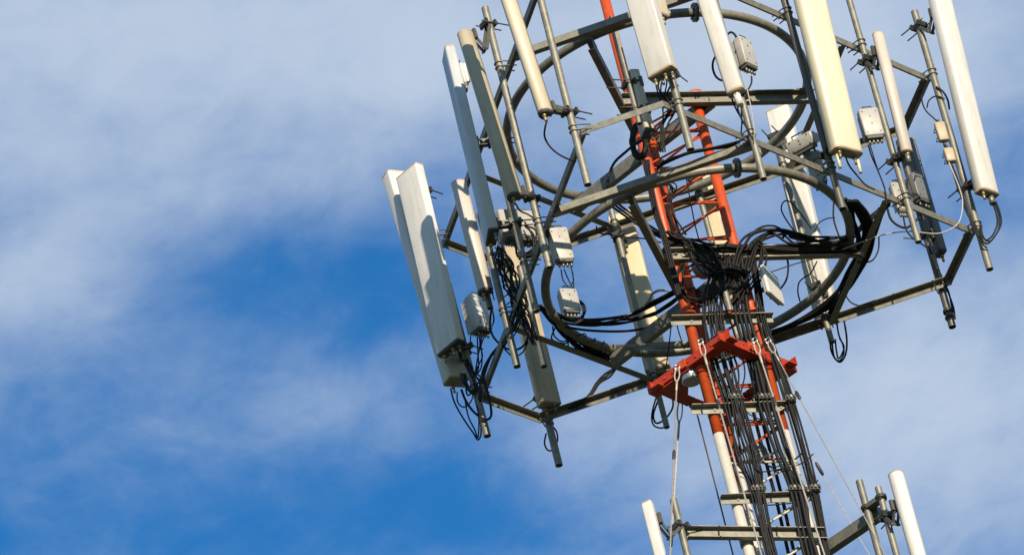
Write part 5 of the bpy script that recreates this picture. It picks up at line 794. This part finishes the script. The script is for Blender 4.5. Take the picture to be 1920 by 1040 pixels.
for k, (pk, x, y, zb, xt, zt, yaw, w, d) in ANT.items():
    label, rm, prof, capm, ncon, brk = AM[k]
    o = tag(empty('panel_antenna', (x, y, zb), R(yaw)), label, 'antenna', 'panel antennas on the mast')
    Lh = math.hypot(zt - zb, xt - x); MW = Matrix.Translation((x, y, zb)) @ Matrix.Rotation(math.atan2(xt-x, zt-zb), 4, 'Y') @ Matrix.Rotation(R(yaw), 4, 'Z'); o.matrix_world = MW
    pf = {'box': lambda s: rrect(w*s, d*s, min(.018, d*.3)), 'd': lambda s: dprof(w*s, d*s), 'oval': lambda s: oprof(w*s, d*s)}[prof]
    if prof == 'box' and k in ('A1', 'A2', 'A4'):
        pf = lambda s: dprof2(w*s, d*s)
    def dprof2(ww, dd):
        return [(-dd/2, -ww/2+.006), (-dd/2+.006, -ww/2), (dd*.22, -ww/2), (dd*.34, -ww*.47), (dd*.43, -ww*.42), (dd*.48, -ww*.33), (dd*.5, -ww*.15), (dd*.505, 0), (dd*.5, ww*.15), (dd*.48, ww*.33), (dd*.43, ww*.42), (dd*.34, ww*.47), (dd*.22, ww/2), (-dd/2+.006, ww/2), (-dd/2, ww/2-.006)]
    extrude(pf(1.0), .006, Lh-.006, .002).build('radome', rm, o)
    extrude(pf(1.012), 0, .022, .003).build('end_cap', 'cap_rim' if capm == 'end_cap' else capm, o)
    extrude(pf(.88), -.006, .0005, .001).build('connector_plate', capm, o)
    extrude(pf(1.012), Lh-.014, Lh, .003).build('end_cap', 'cap_rim', o)
    for c in range(ncon):
        yy = (c - (ncon-1)/2)*w*.62/max(ncon-1, 1); xx = (-.15 if c % 2 else .1)*d
        cm = MB(); cyl(cm, (xx, yy, -.004), (xx, yy, -.03), .015); cyl(cm, (xx, yy, -.03), (xx, yy, -.075), .011)
        cm.build('connector', 'bolt_steel' if c % 2 else 'brass', o)
    if k == 'A4': cyl(MB(), (-.005, 0, -.004), (-.005, 0, -.12), .028, 18).build('tilt_motor', 'radome_white', o)
    if k == 'A1': cyl(MB(), (0, .03, -.004), (0, .03, -.085), .024, 18).build('tilt_motor', 'bolt_steel', o)
    if k == 'A2':
        for yy in (-.085, .11): cyl(MB(), (-.02, yy, .0), (-.02, yy, -.15), .014, 12).build('tilt_rod', 'radome_yellow', o)
    if k == 'A15': cyl(MB(), (0, 0, -.004), (0, 0, -.10), .02, 14).build('tilt_motor', 'bolt_steel', o)
    # brackets reach from the back of the radome to the pole
    px, py, pzb, pzt, pr = POLES[pk]
    MI = MW.inverted()
    for bf in brk:
        bz_ = Lh*bf; pl = MI @ Vector((px - (math.tan(R(1))*(zb + bz_ - pzb) if pk == 'V6' else 0), py, zb + bz_*math.cos(math.atan2(xt-x, zt-zb))))
        back = Vector((-d/2, max(-w*.3, min(w*.3, pl.y)), bz_)); pole_c = Vector((pl.x, pl.y, bz_)); ar = (pole_c-back); lift = .15 if (k == 'A6' and bf > .7) else 0.0; al = ar.length
        if al < .02 or al > .6: continue
        ar.normalize(); pole_c = pole_c + UP*lift; sv = Vector((-ar.y, ar.x, 0)); hi = bf > .7
        b_ = MB()
        b_.box(back + ar*.012, (ar, sv, UP), (.012, .045, .045))
        if hi and al > .12:      # scissor arm at the top bracket
            elbow = back + ar*al*.45 - UP*.13
            for q in (-1, 1):
                b_.box((back + elbow)/2 + sv*q*.02, ((elbow-back).normalized(), sv, (elbow-back).normalized().cross(sv)), ((elbow-back).length/2+.01, .004, .014))
                b_.box((pole_c + elbow)/2 + sv*q*.028, ((elbow-pole_c).normalized(), sv, (elbow-pole_c).normalized().cross(sv)), ((elbow-pole_c).length/2, .004, .014))
            b_.tube([elbow - sv*.04, elbow + sv*.04], .009, 8)
        else:
            for q in (-1, 1): b_.box((back + pole_c)/2 + sv*q*.026, (ar, sv, UP), (al/2-.01, .004, .022))
            b_.tube([back + ar*.04 - sv*.04, back + ar*.04 + sv*.04], .008, 8)
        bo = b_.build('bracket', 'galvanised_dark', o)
        cl = MB()
        for q in (-1, 1): cl.box(pole_c + ar*q*(pr+.012), (ar, sv, UP), (.010, .052, .024))
        cl.build('pole_clamp', 'dark_steel', bo)
        for q in (-1, 1):
            e = pole_c + sv*q*.042 + UP*.006*q
            rod = MB().tube([e - ar*(pr+.06), e + ar*(pr+.12+.04*rng.random())], .0055, 6); rod.tube([e + ar*(pr+.022), e + ar*(pr+.034)], .012, 6)
            rod.build('clamp_bolt', 'dark_steel', bo)

# ------------------------------------------------------------------ radio units and boxes
BM = {'R0': ('radio', 'small white box tucked behind the pale grey box antenna', 'radio_white'), 'R1': ('radio', 'white radio unit beside the far left antenna pair', 'radio_white'),
      'R2': ('radio', 'large beige radio unit behind the poles on the left', 'radio_grey'), 'R3': ('radio', 'pale radio unit inside the left side of the lower ring', 'radio_grey'),
      'R4': ('radio', 'small grey-white box low inside the left side of the ring', 'radio_grey'), 'R5': ('radio', 'grey radio unit behind the slim off-white antenna', 'radio_grey'),
      'R6': ('radio', 'grey radio unit right of the wide yellow antenna', 'radio_grey'), 'R7': ('filter', 'small tan filter box on the far right pole', 'filter_tan'), 'R7b': ('filter', 'small brownish filter box below the tan one on the far right pole', 'filter_tan'),
      'R8a': ('radio', 'slim beige radio unit left of the dark grey antenna', 'radio_grey'), 'R8b': ('radio', 'dark finned radio unit in front of the dark grey antenna', 'radio_dark'),
      'R10': ('radio', 'tilted beige radio unit left of the yellow antenna bottom', 'radio_grey'), 'R10b': ('radio', 'beige radio unit hanging behind the yellow antenna pole', 'radio_grey'),
      'R13': ('canister', 'silver canister behind the left arm of the red collar', 'silver')}
for k, (x, y, z, w, d, h, yaw, tilt) in BOX.items():
    if k in BM:
        nm, label, m = BM[k]
        o = tag(empty({'radio': 'radio_unit', 'filter': 'filter_box', 'canister': 'canister'}[nm], (x, y, z - h/2), R(yaw)), label, nm, 'radio units and boxes' if nm == 'radio' else None)
        if tilt: o.rotation_euler = (0, R(tilt), R(yaw))
        if nm == 'canister':
            MB().tube([(0, 0, 0), (0, 0, .01), (0, 0, h-.02), (0, 0, h)], 1, 24, True, [w/2-.008, w/2, w/2, w/2-.012]).build('body', m, o)
            MB().tube([(0, 0, h-.03), (0, 0, h-.015)], w/2+.006, 24).build('lid_band', 'dark_steel', o); continue
        extrude(rrect(w, d*.62, .014), 0, h, .008, (d*.19, 0)).build('body', m, o)
        if nm == 'radio':
            n_ = max(4, int(w/.022)); fm = MB()
            for i in range(n_):
                yy = -w/2 + w*(i+.5)/n_; fm.box((-d*.30, yy, h/2), ((1, 0, 0), (0, 1, 0), (0, 0, 1)), (d*.19, .0028, h/2-.012))
            tag(fm.build('heat_sink_fins', m, o), None)
            MB().box((d*.19, 0, -.012), ((1, 0, 0), (0, 1, 0), (0, 0, 1)), (d*.26, w*.40, .012)).build('connector_plate', 'end_cap_dark', o)
            for i in range(4): cyl(MB(), (d*.19, (i-1.5)*w*.2, -.02), (d*.19, (i-1.5)*w*.2, -.06), .010).build('connector', 'bolt_steel', o)
            hd = MB().tube([(d*.3, -w*.22, h), (d*.3, -w*.22, h+.028), (d*.3, w*.22, h+.028), (d*.3, w*.22, h)], .006, 6); hd.build('handle', 'dark_steel', o)
            for i, (yy, zz) in enumerate(((-.33, .12), (.33, .12), (-.33, .88), (.33, .88), (0, .7), (0, .42))):
                cyl(MB(), (d*.49, yy*w, zz*h), (d*.51, yy*w, zz*h), .007, 8).build('screw', 'dark_steel', o)
            MB().box((-d*.50, 0, h/2), ((1, 0, 0), (0, 1, 0), (0, 0, 1)), (.012, w*.25, h*.36)).build('mounting_bracket', 'galvanised_dark', o)
        else:
            cyl(MB(), (0, 0, h), (0, 0, h+.04), .012).build('connector', 'dark_steel', o); cyl(MB(), (0, 0, 0), (0, 0, -.04), .012).build('connector', 'dark_steel', o)
            for zz in (.25, .75): MB().tube([(d*.10, -w*.5-.003, zz*h), (-d*.6, -w*.5-.003, zz*h), (-d*.6, w*.5+.003, zz*h), (d*.10, w*.5+.003, zz*h)], .004, 6).build('strap', 'dark_steel', o)
# flat square panel turned on its corner, right of the mast
x, y, z, w, d, h, yaw, tilt = BOX['R11']
o = tag(empty('flat_panel_antenna', (x, y, z), 0), 'flat square cream panel antenna right of the red mast', 'antenna')
o.matrix_world = Matrix.Translation((x, y, z)) @ Matrix.Rotation(R(PAN[0]), 4, 'Z') @ Matrix.Rotation(R(PAN[1]), 4, 'Y') @ Matrix.Rotation(R(PAN[2]), 4, 'X')
def extrude_x(prof, x0, x1, bev):
    mb = extrude(prof, x0, x1, bev); mb.v = [(vz, vx, vy) for vx, vy, vz in mb.v]; return mb
extrude_x(rrect(w, h, .02), 0, .03, .006).build('radome', 'radome_white', o)
extrude_x(rrect(w*.93, h*.93, .02), -.02, .0, .004).build('back_plate', 'radio_grey', o)
MB().tube([(-.01, 0, 0), (-.10, 0, 0)], .02, 12).build('mount_arm', 'galvanised_dark', o)
# small drum inside the mast
x, y, z, w, d, h, yaw, tilt = BOX['R12']
o = tag(empty('drum_antenna', (x, y, z), R(yaw)), 'small grey drum antenna inside the red mast below the cross channel', 'antenna')
dm = MB().tube([(-.02, 0, 0), (.05, 0, 0), (.075, 0, 0), (.085, 0, 0)], 1, 28, True, [.075, .095, .095, .08]); dm.build('drum', 'radio_grey', o)
MB().tube([(-.08, 0, 0), (-.02, 0, 0)], .03, 14).build('feed_box', 'galvanised_dark', o)
# grey plate lying across the white part of the mast
x, y, z, w, d, h, yaw, tilt = BOX['R14']
o = tag(empty('sign_plate', (x, y, z), R(23)), 'plain dark grey plate tied across the white mast section', 'plate')
o.rotation_euler = (0, R(-22), R(20))
extrude_x(rrect(.22, .10, .006), 0, .008, .002).build('plate', 'radio_dark', o).rotation_euler = (0, 0, R(-90))
MB().tube([(-.13, -.01, -.055), (.13, -.01, -.055)], .012, 8).build('edge_rod', 'white_paint', o)

# ------------------------------------------------------------------ cable clamps on the trunk
CL = ['upper clamp block on the left cable trunk, just under the collar', 'upper clamp block on the thick middle cables', 'upper clamp block on the right-hand cables', 'lower clamp block on the left cable trunk', 'lower clamp block on the thick middle cables', 'lower clamp block on the right-hand cables']
for i, (c, n_) in enumerate(CLAMPS):
    c = Vector(c); o = tag(empty('cable_clamp', c, math.atan2(FT.y, FT.x)), CL[i], 'clamp', 'cable clamps on the mast')
    wd = n_*.030
    MB().box((0, -.022, 0), ((1, 0, 0), (0, 1, 0), (0, 0, 1)), (wd/2, .005, .016)).build('front_bar', 'dark_steel', o)
    MB().box((0, .024, 0), ((1, 0, 0), (0, 1, 0), (0, 0, 1)), (wd/2+.01, .005, .018)).build('back_bar', 'dark_steel', o)
    for j in range(n_):
        xx = -wd/2 + wd*(j+.5)/n_
        MB().box((xx, -.034, .006), ((1, 0, 0), (0, 1, 0), (0, 0, 1)), (.008, .008, .012)).build('clip', 'bolt_steel' if j % 3 == 1 else 'dark_steel', o)

# ------------------------------------------------------------------ cables
CG = {'ring_hang': 'thin black cable sagging below the lower left curve of the ring', 'stray': 'thin stray black lead crossing the mast cable trunks', 'stray_top': 'thin stray black lead hanging inside the upper red mast', 'trunk_left': 'black feeder cable in the left trunk down the mast face', 'trunk_mid': 'black feeder cable in the middle trunk down the mast face', 'trunk_right': 'thin black cable in the right-hand trunk down the mast', 'trunk_back': 'thick black cable behind the mast, seen between the white legs',
      'mast_wire': 'thin dark wire hanging inside the upper red mast', 'arch': 'black cable arching over the lower cross channel right of the mast', 'beam_run': 'black cable tied along the lower cross channel', 'fan': 'black cable fanning in from the left onto the mast',
      'node': 'black cable in the tangle in the middle of the mast', 'left_run': 'black cable slanting from the near frame bar down to the mast', 'upper_run': 'thick black cable hanging beside the coil to the near frame bar', 'upper_bar': 'black cable lying on the near chord bar in front of the mast',
      'ring_right': 'black cable sweeping round the right side of the lower ring', 'ring_clump': 'black cable in the clump at the right end of the lower ring', 'thin_far': 'thin black cable looping by the white antenna right of the mast', 'white_wire': 'pale wire drooping from the far right pole to the mast',
      'white_wire_near': 'pale wire hanging along the pole of the slim off-white antenna', 'white_lead': 'pale lead curling on the lower left ring arm', 'ring_left': 'black cable following the lower left curve of the ring', 'ring_left_top': 'black cable strung across the lower left of the ring', 'corner_run': 'black cable twisting from the rear frame edge up to the ring',
      'pair_loop': 'black jumper looping under the far left antenna pair', 'box_leads': 'thin black lead under the white radio unit at far left', 'diag_run': 'black cable tied along the left frame edge bar', 'left_loop': 'black cable looping under the short pinkish grey antenna', 'left_mess': 'black jumper in the tangle around the left poles',
      'tan_lead': 'black lead from the end of the tan rounded antenna', 'box_drop': 'thin lead hanging under the pale radio unit inside the ring', 'box_coil': 'black cable coiled right of the small grey-white box', 'cream_lead': 'black lead drooping from the cream rounded antenna', 'corner_loop': 'black cable loop at the lowest left pole',
      'far_loop': 'black cable loop round the pole below the collar, left of the mast', 'far_loop2': 'black cable loop hanging below the long white rear antenna', 'white_loop': 'black jumper looping under the long white antenna at far right', 'right_loop': 'black cable looping below the slim beige radio unit', 'right_drop': 'black cable dropping from the radio unit right of the yellow antenna',
      'corner_pole_loop': 'thin black cable looping above the tan filter box', 'corner_pole_run': 'black cable taped along the far right pole', 'dark_run': 'black cable taped along the right rear corner pole', 'radio_loop': 'black cable looping round the radio unit behind the slim antenna', 'slim_lead': 'black lead under the slim off-white antenna',
      'near_lead': 'black lead hanging under the wide white antenna at top centre', 'coil': 'black cable turn in the coil hanging beside the mast top', 'mast_left_run': 'black cable taped down the cross channel left of the mast', 'mid_drop': 'thin black cable hanging left of the red collar'}
seen = {}; ORD = ['first', 'second', 'third', 'fourth', 'fifth', 'sixth', 'seventh', 'eighth']
for gk, r_, pts in CABLES:
    m = {'white_wire': 'cable_white', 'white_wire_near': 'cable_white', 'white_lead': 'cable_grey'}.get(gk, 'cable_black')
    c = MB().tube(spline(pts, 7), r_, 8).build('cable', m)
    lb = CG[gk]
    if 'black' in lb and 'thin' not in lb and 'thick' not in lb:
        if r_ < .0072: lb = lb.replace('black', 'thin black', 1)
        elif r_ > .0115: lb = lb.replace('black', 'thick black', 1)
    key = (gk, r_ > .0115) if gk == 'trunk_mid' else gk
    seen[key] = seen.get(key, -1) + 1
    if key == ('trunk_mid', True): lb = ORD[seen[key]] + ' thick feeder cable from the left in the middle trunk on the mast'
    elif key == ('trunk_mid', False): lb = ORD[seen[key]] + ' thin feeder cable from the left in the middle trunk on the mast'
    elif gk == 'trunk_right': lb = ORD[seen[key]] + ' thin cable from the left in the right-hand trunk on the mast'
    elif gk == 'trunk_back': lb = ('left' if seen[key] == 0 else 'right') + ' one of two thick cables behind the mast, between the white legs'
    tag(c, lb, 'cable', CG[gk])
